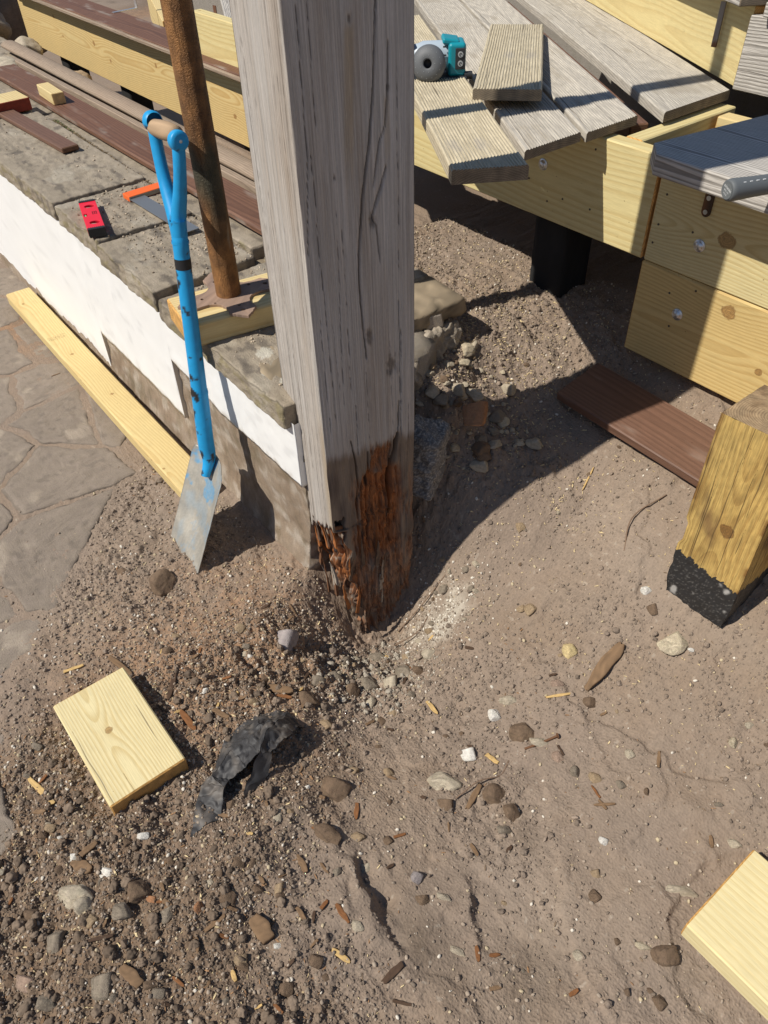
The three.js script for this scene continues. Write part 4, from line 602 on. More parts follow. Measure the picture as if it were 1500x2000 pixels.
{ // offcut lying across the deck
  const T = 0.026, prof = deckProfile(0.166, T), g = boardGeo(prof, 0.80, 0, 0, wm(M.deck2), 0.1, 0.4); const m = solo('loose_board', g, [M.deck2, M.endGrey], 'short grooved board offcut lying askew across the deck boards', 'board');
  orient(m, V(1.490, 0.950, -1.425), V(0.586, -0.022, -0.54), V(0, 1, 0));
}
// pine riser behind the deck, and the grey upper step
planks('step_riser', 1.6, 0.03, 0.175, M.riser, M.endPine, V(2.022, 1.010, -1.150).addScaledVector(V(0.5, 0, -0.866), 0.79).addScaledVector(V(0.866, 0, 0.5), 0.015), V(0.5, 0, -0.866), V(0.866, 0, 0.5), 'pale pine riser full of old nail holes behind the deck', 'riser', null, { c: 0.002 });
planks('grey_upright_board', 1.4, 0.028, 0.16, M.grey, M.endGrey, V(2.018, 1.001, -1.142 + 0.7), V(0, 0, 1), V(1, 0, 0), 'grey weathered board set upright under the upper step', 'board', null, { uo: 0.5 });
planks('upper_step_board', 1.7, 0.03, 0.16, M.grey, M.endGrey, V(1.985, 1.115, -1.135).addScaledVector(V(0.5, 0, -0.866), 0.86).addScaledVector(V(0.866, 0, 0.5), 0.055), V(0.5, 0, -0.866), null, 'grey board overhanging the nail marked pine riser', 'board', null, { uo: 0.2 });
planks('upper_step_board', 1.4, 0.03, 0.16, M.grey, M.endGrey, V(2.062, 1.100, -1.10 + 0.7), V(0, 0, 1), null, 'grey board on top of the upright grey board', 'board', null, { uo: 0.7 });
{ const g = new THREE.BoxGeometry(0.014, 0.10, 0.004, 2, 10, 1); colourize(g, (x, y) => mix3([0.30, 0.27, 0.25], [0.20, 0.09, 0.045], sst(-0.02, -0.045, y + 0.02 * n2(y * 90, x * 90)))); const m = solo('steel_strap', g, vcMat(0.5, 0.6), 'narrow rusty steel strap hanging on the pine riser', 'strap'); m.position.set(2.074, 1.035, -1.262); m.rotation.set(0.0, -Math.PI / 3 - Math.PI / 2 + 0.52 + 0.52, 0); }

{ const g = roughBox(0.3, 1.3, 9, 4, 10, 60, 0.01, 0.01, 6, 2); const m = solo('house_plinth', boxUV(colourize(g, (x, y, z) => { const k = 1 + 0.2 * fbm3(x * 9, y * 9, z * 9); return [0.26 * k, 0.235 * k, 0.20 * k]; })), stony, 'grey house plinth behind the steps', 'wall'); m.position.set(3.35, 0.42, -2.2); }
// the upper landing goes on behind the riser and keeps the light from under the deck
for (let i = 0; i < 6; i++) planks('landing_board', 1.9, 0.03, 0.158, M.grey, M.endGrey, V(2.24 + i * 0.164, 1.100, -1.02 + 0.9), V(0, 0, 1), null, 'grey landing board on top of the steps', 'deck board', 'grey landing boards', { uo: 0.13 * i });
for (let i = 0; i < 5; i++) planks('landing_board', 2.0, 0.03, 0.158, M.grey, M.endGrey, V(1.985, 1.112, -1.135).addScaledVector(V(0.5, 0, -0.866), 1.05).addScaledVector(V(0.866, 0, 0.5), 0.22 + i * 0.164), V(0.5, 0, -0.866), null, 'grey landing board laid along the pine riser', 'deck board', 'grey landing boards', { uo: 0.17 * i });
// ---------------------------------------------------------------- knotty beam on the left and boards on it
{
  const t = plankThing('knotty_beam', 3.05, 0.05, 0.268, M.beam, M.endPine, V(1.596, 0.591, -5.40 + 1.525), V(0, 0, 1), V(1, 0, 0), 'long knotty pine beam behind the coping boards', 'beam', null, { c: 0.003, uo: 0.0 });
  planks('beam_board', 3.0, 0.02, 0.165, M.brown, M.endBrown, V(1.605, 0.7355, -3.88), V(0, 0, 1), null, 'long dark brown board lying along the knotty beam', 'board', null, { uo: 0.3 });
  const lip = planks('beam_strip', 2.95, 0.014, 0.055, M.greyTrim, M.endBrown, V(1.538, 0.7325, -3.86), V(0, 0, 1), null, 'thin grey brown strip edging the knotty beam', 'board', null, { uo: 0.1 });
  // angle brackets standing on the board
  for (const [x, z, l] of [[1.775, -4.215, 'steel angle bracket standing on the brown beam board far from the post'], [1.72, -3.30, 'rusty steel angle bracket standing on the brown beam board beside the post']]) {
    const b = thing('angle_bracket', l, 'bracket', 'angle brackets on the beam board');
    const foot = part('foot', new THREE.BoxGeometry(0.13, 0.003, 0.02), zinc, b); foot.position.set(-0.065, 0.0015, 0);
    const g = new THREE.BoxGeometry(0.003, 0.13, 0.02, 1, 14, 2); colourize(g, (x2, y) => mix3([0.45, 0.42, 0.40], [0.24, 0.12, 0.07], sst(-0.045, 0.0, y + 0.02 * n2(y * 60, 3)))); const up = part('upright', g, vcMat(0.5, 0.5), b); up.position.set(0.0, 0.065, 0);
    b.position.set(x, 0.746, z); b.rotation.y = 0.12;
  }
  const g = boardGeo(deckProfile(0.15, 0.028), 1.4, 0, 0, wm(M.grey), 0.2, 0.3); const gb = solo('deck_board', g, [M.grey, M.endGrey], 'pale grooved deck board beyond the rusty bracket', 'deck board', DG); orient(gb, V(1.80, 0.775, -3.20), V(0.45, 0, -0.89));
  planks('deck_joist', 0.9, 0.15, 0.047, M.pale, M.endPine, V(1.95, 0.655, -4.35), V(0.35, 0, -0.94), null, 'pale pine joist behind the brown beam board', 'joist', null, { uo: 0.1 });
  planks('cross_beam', 1.6, 0.15, 0.05, M.pale, M.endPine, V(1.30, 0.79, -5.75), V(1, 0, -0.25), null, 'pine beam crossing above the rubble at the far end', 'beam', null, { uo: 0.3 });
}
// boards and trim lying on the coping
const onCoping = 'old brown boards lying on the coping';
planks('old_board', 2.60, 0.022, 0.128, M.brown, M.endBrown, V(1.079, 0.5965, -2.95), V(0.004, 0, 1), null, 'wide dark brown board with rounded edges lying on the coping', 'board', onCoping, { c: 0.005 });
planks('old_board', 2.65, 0.030, 0.026, M.greyTrim, M.endBrown, V(1.168, 0.6, -3.02), V(0.004, 0, 1), null, 'narrow grey brown batten between the wide board and the moulding', 'board', onCoping, { uo: 0.4 });
{ const g = new THREE.CapsuleGeometry(0.034, 2.95, 6, 20); g.rotateX(Math.PI / 2); g.scale(1.15, 0.55, 1); const uv = g.attributes.uv, p = g.attributes.position; for (let i = 0; i < p.count; i++) uv.setXY(i, (p.getZ(i) + 2) / 1.8, p.getX(i) / 0.1 + p.getY(i) / 0.1); const m = solo('old_moulding', g, M.greyTrim, 'long rounded grey brown moulding lying nearest the knotty beam', 'moulding', onCoping); m.position.set(1.245, 0.606, -3.13); m.rotation.y = 0.006; m.rotation.x = 0.006; }
{ const t = planks('brown_slat', 1.05, 0.018, 0.062, M.brown2, M.endBrown, V(0.846, 0.613, -3.42), V(0.05, 0, 1), null, 'chipped brown slat lying on the coping near the wall edge', 'slat', null, { uo: 0.1, c: 0.003 }); t.position.y = 0.6115; }
planks('pine_block', 0.185, 0.042, 0.05, M.pale, M.endPale, V(1.055, 0.6295, -3.545), V(-0.04, 0, 1), null, 'small pale pine block sitting on the wide brown board', 'block', null, { uo: 0.3 });
planks('red_end_block', 0.135, 0.045, 0.15, M.pale, M.endRed, V(0.87, 0.6265, -3.545), V(0.03, 0, 1), null, 'pine block with red stained end on the coping', 'block', null, { uo: 0.6 });

// ---------------------------------------------------------------- steel prop on a timber pad
{
  const pad = planks('timber_pad', 0.30, 0.058, 0.165, M.pale, M.endPine, V(0.772, 0.569, -1.602), V(0.985, 0, 0.17), null, 'short pine pad on the coping under the steel prop', 'pad', null, { uo: 0.05, c: 0.004 });
  const t = thing('steel_prop', 'rusty round steel prop standing on a pine pad beside the post', 'prop');
  const rust = (x, y, z) => { const a = fbm3(x * 14, y * 5, z * 14, 3), b = n3(x * 160, y * 160, z * 160), c = n3(x * 60, y * 40, z * 60); let col = mix3([0.115, 0.058, 0.028], [0.34, 0.165, 0.058], clamp(0.5 + 1.5 * a + 0.4 * c)); col = mix3(col, [0.062, 0.066, 0.046], sst(0.02, 0.2, fbm3(x * 9 + 4, y * 3, z * 9, 3)) * sst(0.68, 0.9, y) * 0.85); col = mix3(col, [0.36, 0.30, 0.22], sst(0.30, 0.4, fbm3(x * 40 + 9, y * 7, z * 40, 2)) * 0.6); const k = 1 + 0.22 * b + 0.15 * c; return [col[0] * k, col[1] * k, col[2] * k]; };
  const tg = new THREE.CylinderGeometry(0.0305, 0.0305, 2.3, 56, 420, true); tg.translate(0, 1.15, 0); { const p = tg.attributes.position; for (let i = 0; i < p.count; i++) { const x = p.getX(i), y = p.getY(i), z = p.getZ(i), k = 1 + (0.010 * n3(x * 150, y * 150, z * 150) + 0.012 * n3(x * 60, y * 60, z * 60)) * (0.4 + 0.9 * sst(0.25, 0.0, y)); p.setXYZ(i, x * k, y, z * k); } tg.computeVertexNormals(); }
  const tb = part('outer_tube', boxUV(colourize(tg, (x, y, z) => rust(x, y + 0.6, z)), 0.2), grainMat(0.58, 0.003, 0.45), t);
  const col = part('collar_nut', colourize(lathe([[0.031, 0], [0.044, 0.004], [0.046, 0.05], [0.043, 0.10], [0.031, 0.11]], 24), rust), vcMat(0.7, 0.25), t); col.position.y = 1.36;
  // base plate with four bites out of its sides and bolt holes
  const h = 0.092, b = 0.030, s = new THREE.Shape(); const bite = [[h, -h, h, h], [h, h, -h, h], [-h, h, -h, -h], [-h, -h, h, -h]];
  const rim = []; const sides = [[1, 0], [0, 1], [-1, 0], [0, -1]];
  sides.forEach(([nx, nz], q) => { const tx = -nz, tz = nx; for (let i = 0; i <= 40; i++) { const w = -h + 2 * h * i / 40; const off = Math.max(0, 0.034 * (1 - ((Math.abs(w) - 0.0) / 0.045) ** 2)) + 0.0025 * n2(i * 0.5 + q * 9, 2); rim.push(new THREE.Vector2(nx * (h - off) + tx * w, nz * (h - off) + tz * w)); } });
  s.setFromPoints(rim);
  for (const [x, z, r] of [[0.068, 0.068, 0.006], [-0.068, 0.068, 0.006], [0.068, -0.068, 0.007], [-0.068, -0.068, 0.006], [0.045, 0.06, 0.005], [-0.045, 0.05, 0.005], [-0.05, -0.05, 0.0045], [0.052, -0.03, 0.005], [-0.055, 0.01, 0.004], [0.05, 0.02, 0.0045]]) { const p = new THREE.Path(); p.absarc(x, z, r, 0, 6.2832, true); s.holes.push(p); }
  const bg = new THREE.ExtrudeGeometry(s, { depth: 0.006, bevelEnabled: true, bevelSize: 0.0008, bevelThickness: 0.0008, bevelSegments: 1, curveSegments: 14 }); bg.rotateX(-Math.PI / 2);
  const bp = part('base_plate', colourize(bg, (x, y, z) => { const k = 1 + 0.3 * n2(x * 60, z * 60) + 0.15 * n2(x * 250, z * 250); const c = mix3([0.36, 0.24, 0.17], [0.23, 0.16, 0.125], clamp(0.5 + fbm2(x * 25, z * 25, 3))); return [c[0] * k, c[1] * k, c[2] * k]; }), vcMat(0.85, 0.1), t); bp.rotation.y = 0.62; bp.position.y = 0.0008;
  t.position.set(0.764, 0.598, -1.617);
}

// ---------------------------------------------------------------- the blue spade
{
  const t = thing('spade', 'blue painted steel spade with worn blade leaning on the wall', 'spade');
  const A = V(0.428, -0.004, -1.400), B = V(0.443, -0.004, -1.580), up = V(0.14, 0.241, -0.029), nrm = B.clone().sub(A).cross(up).normalize(); if (nrm.x > 0) nrm.negate();
  const S0 = A.clone().add(B).multiplyScalar(0.5).add(up), HD = V(0.677, 0.997, -1.59), sd = HD.clone().sub(S0).normalize();
  const BLUE = [0.010, 0.30, 0.62], paint = (x, y, z) => { const ch = sst(0.20, 0.26, fbm3(x * 42 + 3, y * 26, z * 42, 3) + 0.05 * n3(x * 200, y * 200, z * 200)) * (0.25 + 0.75 * sst(0.86, 0.78, y)), k = 1 + 0.10 * n3(x * 60, y * 60, z * 60) + 0.06 * n3(x * 220, y * 30, z * 220); return mix3([BLUE[0] * k, BLUE[1] * k, BLUE[2] * k], [0.022, 0.020, 0.020], ch); };
  const pm = vcMat(0.46);
  // blade: dished plate
  const nu = 44, nv = 70, P = [], C = [], I = [];
  for (let side = 0; side < 2; side++) for (let j = 0; j <= nv; j++) for (let i = 0; i <= nu; i++) {
    const a = i / nu, b = j / nv, cen = 2 * a - 1; let aa = a, bb = b; if (b > 0.9) { const q = (b - 0.9) / 0.1; aa = 0.5 + (a - 0.5) * (1 - 0.10 * q * q); } bb += 0.05 * sst(0.8, 1, b) * (1 - Math.min(1, Math.abs(cen) * 1.15) ** 2) ; if (b < 0.12) bb -= 0.02 * (1 - cen * cen) * (1 - b / 0.12);
    const p = A.clone().lerp(B, aa).addScaledVector(up, bb); const dish = 0.020 * (1 - cen * cen) * sst(0, 0.4, b) + 0.0; p.addScaledVector(nrm, -dish + (side ? -0.0013 : 0.0013) + 0.0006 * n2(a * 9, b * 9)); P.push(p.x, p.y, p.z);
    const w = fbm2(a * 4 + 2, b * 6, 4), st = n2(a * 40, b * 7), bl = clamp(sst(0.08, 0.25, fbm2(a * 3.2 + 11, b * 5 + 4, 4)) * (0.35 + 0.65 * sst(0.25, 0.7, b)) + 0.9 * Math.exp(-(((a - 0.30) / 0.10) ** 2 + ((b - 0.72) / 0.12) ** 2)) * (0.8 + w) + 0.7 * Math.exp(-(((a - 0.03) / 0.06) ** 2 + ((b - 0.97) / 0.05) ** 2)));
    let c = mix3([0.30, 0.285, 0.25], [0.44, 0.40, 0.33], clamp(0.5 + w + 0.2 * st)); c = mix3(c, [0.27, 0.37, 0.44], sst(0.0, 0.35, fbm2(a * 2.4 + 5, b * 3.3, 3)) * 0.45); c = mix3(c, [0.05, 0.33, 0.60], clamp(bl - 0.25 + 0.3 * n2(a * 22, b * 30)) * 0.75); const k = 1 + 0.12 * n2(a * 60, b * 90); C.push(c[0] * k, c[1] * k, c[2] * k);
  }
  const w1 = nu + 1, half = w1 * (nv + 1); for (let j = 0; j < nv; j++) for (let i = 0; i < nu; i++) { const a = j * w1 + i, b = a + 1, c = a + w1, d = c + 1; I.push(a, b, c, b, d, c, half + a, half + c, half + b, half + b, half + c, half + d); }
  const rimq = (a, b) => I.push(a, b, half + a, b, half + b, half + a); for (let i = 0; i < nu; i++) { rimq(i, i + 1); rimq(nv * w1 + i, nv * w1 + i + 1); } for (let j = 0; j < nv; j++) { rimq(j * w1, (j + 1) * w1); rimq(j * w1 + nu, (j + 1) * w1 + nu); }
  const g = new THREE.BufferGeometry(); g.setAttribute('position', new THREE.BufferAttribute(new Float32Array(P), 3)); g.setAttribute('color', new THREE.BufferAttribute(new Float32Array(C), 3)); g.setIndex(I); g.computeVertexNormals();
  part('blade', g, vcMat(0.5, 0.35), t).userData.label = 'worn grey blade with scraps of blue paint';
  const at = d => S0.clone().addScaledVector(sd, d), L = HD.distanceTo(S0);
  const inB = S0.clone().addScaledVector(up, -0.16).addScaledVector(nrm, -0.004);
  const sock = part('socket', colourize(tube([inB, S0.clone().addScaledVector(nrm, -0.002), at(0.05), at(0.12), at(0.20)], u => mix(0.012, 0.0205, sst(0, 0.35, u)), 60, 26), paint), pm, t);
  part('shaft', colourize(tube([at(0.19), at(0.32), at(0.47), at(0.60)], u => mix(0.0195, 0.0172, u), 110, 26), paint), pm, t);
  for (const [d, r] of [[0.192, 0.0212], [0.555, 0.0192]]) { const l = part('collar', colourize(tube([at(d - 0.003), at(d), at(d + 0.003)], r, 4, 26), paint), pm, t); }
  part('tape_band', tube([at(0.497), at(0.5085), at(0.52)], 0.0183, 4, 26), plain([0.016, 0.016, 0.017], 0.5), t);
  // Y-shaped head
  const view = r => r, q1 = V(0.688, 1.000, -1.672), q2 = V(0.686, 0.990, -1.562), f0 = at(0.54), f1 = at(0.60);
  const gc = q1.clone().add(q2).multiplyScalar(0.5), arm = q => { const lat = q.clone().sub(gc), p = (t, k) => gc.clone().addScaledVector(sd, -t).addScaledVector(lat, k); return [at(0.52), at(0.565), at(0.60).lerp(p(0.17, 0.25), 0.6), p(0.115, 0.60), p(0.065, 0.86), p(0.025, 0.98), q]; };
  for (const q of [q1, q2]) part('fork_arm', colourize(tube(arm(q), u => mix(0.0176, 0.0135, sst(0.2, 0.8, u)), 60, 18), paint), pm, t);
  const gd = q2.clone().sub(q1), gl = gd.length(); const grip = part('grip', colourize(lathe([[0.0001, -gl * 0.46], [0.0165, -gl * 0.46], [0.0185, -gl * 0.2], [0.0190, 0], [0.0185, gl * 0.2], [0.0165, gl * 0.46], [0.0001, gl * 0.46]], 28), (x, y, z) => { const k = 1 + 0.25 * n3(x * 200, y * 20, z * 200) + 0.2 * n3(x * 40, y * 12, z * 40); return [0.40 * k, 0.275 * k, 0.165 * k]; }), vcMat(0.8), t);
  orient(grip, q1.clone().add(q2).multiplyScalar(0.5), sd, gd.clone().normalize());
  for (const [q, s] of [[q1, -1], [q2, 1]]) { const c = part('end_cap', colourize(lathe([[0.0001, 0.0085], [0.012, 0.0085], [0.0185, 0.0065], [0.0205, 0.002], [0.0205, -0.010], [0.0175, -0.014]], 28), paint), pm, t); orient(c, q.clone().addScaledVector(gd.clone().normalize(), s * 0.006), sd, gd.clone().normalize().multiplyScalar(s)); const r = part('rivet', lathe([[0.0001, 0.0018], [0.0025, 0.0012], [0.0036, 0]], 14), steel, c); r.position.y = 0.0085; }
}
// ---------------------------------------------------------------- tools on the coping
{
  const t = thing('spirit_level', 'small red spirit level with black ribbed ends on the coping', 'spirit level');
  const W = 0.047, L = 0.205, D = 0.022, s = new THREE.Shape([[-L / 2, -W / 2], [L / 2, -W / 2], [L / 2, W / 2], [-L / 2, W / 2]].map(p => new THREE.Vector2(...p)));
  const oval = (cx, cy, rx, ry) => { const p = new THREE.Path(); p.absellipse(cx, cy, rx, ry, 0, 6.2832, true); return p; };
  s.holes.push(oval(-0.066, 0.002, 0.0125, 0.0155), oval(0.062, 0.002, 0.0125, 0.0155)); const nt = new THREE.Path([[-0.012, -W / 2 + 0.0015], [0.010, -W / 2 + 0.0015], [0.010, -W / 2 + 0.013], [-0.012, -W / 2 + 0.013]].map(p => new THREE.Vector2(...p))); s.holes.push(nt);
  const g = new THREE.ExtrudeGeometry(s, { depth: D - 0.003, bevelEnabled: true, bevelSize: 0.0012, bevelThickness: 0.0015, bevelSegments: 2, curveSegments: 24 }); g.rotateX(-Math.PI / 2); g.translate(0, 0.0015, 0);
  part('body', g, plain(s3(222, 38, 58), 0.42), t);
  const well = part('inner_web', new THREE.BoxGeometry(L - 0.004, 0.008, W - 0.004), plain([0.045, 0.04, 0.035], 0.6), t); well.position.y = 0.006;
  const glass = (c) => new THREE.MeshPhysicalMaterial({ color: lin(...c), roughness: 0.12, clearcoat: 1 });
  for (const [x, a] of [[-0.066, 0.0], [0.062, 0.0]]) { const v = part('vial', new THREE.CapsuleGeometry(0.0042, 0.017, 4, 14), glass([0.30, 0.27, 0.20]), t); v.rotation.set(Math.PI / 2, 0, 0.35); v.position.set(x, 0.014, -0.002); }
  const v = part('vial', new THREE.CapsuleGeometry(0.0042, 0.011, 4, 14), glass([0.10, 0.48, 0.20]), t); v.rotation.z = Math.PI / 2; v.position.set(-0.001, 0.016, W / 2 - 0.007);
  for (const e of [-1, 1]) { const rg = [new THREE.BoxGeometry(0.013, D + 0.001, W + 0.001)]; for (let i = 0; i < 8; i++) rg.push(new THREE.BoxGeometry(0.014, D + 0.003, 0.0028).translate(0, 0, -W / 2 + 0.004 + i * 0.0056)); const c = part('end_cap', mergeGeometries(rg), blackRub, t); c.position.set(e * (L / 2 + 0.006), D / 2 + 0.0005, 0); }
  const ink = plain([0.10, 0.01, 0.015], 0.6); const marks = []; for (let r = 0; r < 3; r++) for (let i = 0; i < 6; i++) marks.push(new THREE.BoxGeometry(0.0022, 0.0004, 0.0016 + 0.001 * ((i * 7 + r * 3) % 3)).translate(-0.014 + i * 0.0042, 0, -0.003 - r * 0.0052)); const mk = part('printed_marks', mergeGeometries(marks), ink, t); mk.position.set(-0.006, D + 0.0004, -0.002);
  orient(t, V(0.697, 0.5895, -2.300), V(-0.27, 0, 0.963));
}
{
  const t = thing('try_square', 'try square with orange stock and steel blade on the coping', 'try square');
  const st = part('stock', new RoundedBoxGeometry(0.135, 0.016, 0.042, 2, 0.002), plain(s3(232, 104, 44), 0.5), t); st.position.set(0.0675, 0.008, 0);
  const pl = part('stock_face', new THREE.BoxGeometry(0.134, 0.012, 0.0016), plain([0.30, 0.28, 0.24], 0.4, 0.5), t); pl.position.set(0.0675, 0.008, 0.0212);
  const bl = part('blade', new THREE.BoxGeometry(0.050, 0.0016, 0.32), plain([0.34, 0.35, 0.35], 0.42, 0.75), t); bl.position.set(0.026, 0.0082, 0.178);
  t.position.set(0.842, 0.5895, -2.385); t.rotation.set(0.03, 0.06, 0);
}

// ---------------------------------------------------------------- loose timber on the ground
planks('long_plank', 1.565, 0.046, 0.098, M.plank, M.endPine, V(0.588, 0.0245, -2.435), V(-0.010, -0.002, 1), null, 'long new pine plank lying along the foot of the wall', 'plank', null, { c: 0.004 });
{
  const t = plankThing('pine_offcut', 0.297, 0.047, 0.166, M.off1, M.endPine, V(0.062, 0.032, -1.056), V(0.01, -0.01, 1), V(0.02, 1, 0), 'thick pale pine offcut with a central knot on the dug soil', 'offcut', null, { c: 0.003, part: 'block' });
  planks('pine_offcut', 0.42, 0.047, 0.205, M.off2, M.endPine, V(0.77, 0.048, 0.138), V(0, 0.006, 1), null, 'clean pale pine board end with chalky smears by the trodden earth', 'offcut', null, { c: 0.003 });
  planks('old_brown_plank', 0.80, 0.026, 0.158, M.brown2, M.endBrown, V(1.440, 0.330, -0.64), V(0.02, -0.055, 1), V(-0.16, 1, 0), 'reddish brown old plank half in shadow on the earth below the fascia', 'plank', null, { c: 0.003 });
  planks('white_offcut', 0.12, 0.016, 0.075, plainWood([0.62, 0.59, 0.56]), M.endBrown, V(1.075, 0.468, -1.315), V(0.4, 0, 1), null, 'end of a white painted board poking out beside the post', 'offcut', null, {});
}
function plainWood(c) { const m = new THREE.MeshStandardMaterial({ color: lin(...c), roughness: 0.7 }); m.userData.len = 1; m.userData.wid = 0.2; return m; }
{ // chopped post end dipped in tar
  const t = thing('tarred_post_stub', 'chopped yellow post stub with black tarred foot standing on the earth', 'post stub');
  const Hh = 0.475, Wd = 0.150, g = new THREE.BoxGeometry(Wd, Hh, Wd, 60, 190, 60), p = g.attributes.position, nn = g.attributes.normal, uv = g.attributes.uv, C = [], TC = [];
  for (let i = 0; i < p.count; i++) {
    let x = p.getX(i), y = p.getY(i), z = p.getZ(i); const h = y + Hh / 2; const nx = nn.getX(i), ny = nn.getY(i), nz = nn.getZ(i);
    if (Math.abs(ny) < 0.5) uv.setXY(i, h / 0.5, (nz !== 0 ? x : z) / 0.16 + 0.47); else uv.setXY(i, x / 0.16 + 0.5, z / 0.16 + 0.5);
    const tar = sst(0.125, 0.115, h + 0.02 * (z / Wd) + 0.010 * n2(z * 40, x * 40) + 0.008 * n2(z * 160, x * 160));
    const waney = 0.010 * sst(0.25, 0.1, h) + 0.012 * sst(0.02, 0, Math.abs(h - 0.30)) * 0; const c1 = sst(0.055, 0.075, Math.abs(x)), c2 = sst(0.055, 0.075, Math.abs(z));
    x *= 1 - 0.07 * sst(0.05, 0, h); z *= 1 - 0.09 * sst(0.06, 0, h);
    if (z < -0.05) z += 0.007 * sst(-0.05, -0.075, z) * sst(0.0, 0.2, n2(h * 9, 2)) * sst(0.45, 0.3, h);
    const rgh = (tar ? 0.004 : 0.002) * fbm3(x * 60, h * 30, z * 60, 3); x += nx * rgh; z += nz * rgh; y += ny * rgh; p.setXYZ(i, x, y, z);
    const sp = n3(x * 330, h * 330, z * 330); let tc = mix3([0.020, 0.019, 0.019], [0.16, 0.15, 0.135], sst(0.28, 0.6, sp) * 0.6); tc = mix3(tc, [0.45, 0.43, 0.40], 0.8 * sst(0.20, 0.34, fbm3(x * 24 + 5, h * 24, z * 24, 3) + (z < -0.03 ? 0.08 : -0.06)));
    const k = 1 + 0.12 * n3(x * 90, h * 40, z * 90), br = sst(0.062, 0.075, Math.abs(z)) * sst(0.062, 0.075, Math.abs(x)) * sst(0.2, 0.5, 0.5 + n2(h * 16, x * 20)); const stn = sst(0.05, 0.35, fbm3(x * 20 + 3, h * 7, z * 20, 3)); let wc = mix3([k, k, k], [0.5 * k, 0.42 * k, 0.34 * k], stn * 0.6); wc = mix3(wc, [0.35, 0.22, 0.13], br * 0.8);
    C.push(tar > 0.5 ? 1 : 0, ...wc); TC.push(...tc);
  }
  const col = new Float32Array(p.count * 3), isT = []; for (let i = 0; i < p.count; i++) { isT.push(C[i * 4]); col[i * 3] = C[i * 4 + 1]; col[i * 3 + 1] = C[i * 4 + 2]; col[i * 3 + 2] = C[i * 4 + 3]; }
  g.setAttribute('color', new THREE.BufferAttribute(col, 3)); g.computeVertexNormals();
  const idx = g.index.array, A = [], B = [], E = []; for (let i = 0; i < idx.length; i += 3) { const f = [idx[i], idx[i + 1], idx[i + 2]]; const top = f.every(q => nn.getY(q) > 0.9 && p.getY(q) > Hh / 2 - 0.02); (f.some(q => isT[q]) ? A : top ? E : B).push(...f); }
  const sub = ix => { const q = g.clone(); q.setIndex(ix); return q; };
  const wv = M.stub.clone(); wv.vertexColors = true; wv.map = M.stub.map; wv.bumpMap = M.stub.bumpMap; const ev = M.endStub.clone(); ev.vertexColors = true;
  part('body', sub(B), wv, t); { const q = sub(A); q.setAttribute('color', new THREE.BufferAttribute(new Float32Array(TC), 3)); A.g = q; } part('tarred_foot', A.g, vcMat(0.6), t).userData.label = 'black tar coat flecked with pale grit'; part('sawn_top', sub(E), ev, t);
  t.position.set(1.247, 0.172 + Hh / 2, -0.452); t.rotation.set(-0.02, 0.03, -0.045);
}
{ // torn black membrane
  // folded facets, each subdivided and slightly crumpled; vertices lie on SHEET, faces index them
  const F = [[0, 1, 4], [1, 3, 4], [1, 2, 3], [0, 4, 5], [5, 4, 9], [5, 9, 6], [6, 9, 8], [6, 8, 7], [4, 3, 10], [4, 10, 9], [9, 10, 13], [10, 11, 13], [11, 12, 13], [7, 8, 15], [7, 15, 14], [14, 15, 16], [14, 16, 20], [20, 16, 19], [16, 17, 19], [19, 17, 18], [0, 5, 21], [5, 6, 22], [5, 22, 21], [6, 7, 23], [6, 23, 22], [0, 21, 24], [0, 24, 1], [1, 24, 25], [1, 25, 2], [7, 14, 23]], P = [], I = [], N = 14;
  for (const [a, b, c] of F) { const A = V(...SHEET[a]), B = V(...SHEET[b]), Cv = V(...SHEET[c]), id = (i, j) => base + i * (N + 1) - i * (i - 1) / 2 + j, base = P.length / 3; for (let i = 0; i <= N; i++) for (let j = 0; j <= N - i; j++) { const u = i / N, v = j / N, p = A.clone().multiplyScalar(1 - u - v).addScaledVector(B, u).addScaledVector(Cv, v); const cr = Math.abs(n2(p.x * 38 + 3, p.z * 38)) - 0.3 + 0.5 * (Math.abs(n2(p.x * 85, p.z * 85 + p.y * 50)) - 0.3); p.x += 0.004 * n2(p.y * 60, p.z * 40); p.y = Math.max(p.y + 0.012 * cr, ground(p.x, p.z) + 0.0012); P.push(p.x, p.y, p.z); } for (let i = 0; i < N; i++) for (let j = 0; j < N - i; j++) { I.push(id(i, j), id(i + 1, j), id(i, j + 1)); if (j < N - i - 1) I.push(id(i + 1, j), id(i + 1, j + 1), id(i, j + 1)); } }
  const g = new THREE.BufferGeometry(); g.setAttribute('position', new THREE.BufferAttribute(new Float32Array(P), 3)); g.setIndex(I); g.computeVertexNormals();
  const th = g.clone(), q = th.attributes.position, n = g.attributes.normal; for (let i = 0; i < q.count; i++) q.setXYZ(i, q.getX(i) - n.getX(i) * 0.0012, q.getY(i) - n.getY(i) * 0.0012, q.getZ(i) - n.getZ(i) * 0.0012);
  const m = mergeGeometries([g, th]); colourize(m, (x, y, z) => { const d = sst(-0.05, 0.35, fbm2(x * 22, z * 22, 4)); const c = mix3([0.038, 0.036, 0.036], [0.125, 0.107, 0.09], d * 0.85), k = 1 + 0.2 * n3(x * 160, y * 160, z * 160); return [c[0] * k, c[1] * k, c[2] * k]; });
  solo('black_membrane', m, vcMat(0.62), 'torn crumpled sheet of black damp proof membrane on the soil', 'membrane');
}

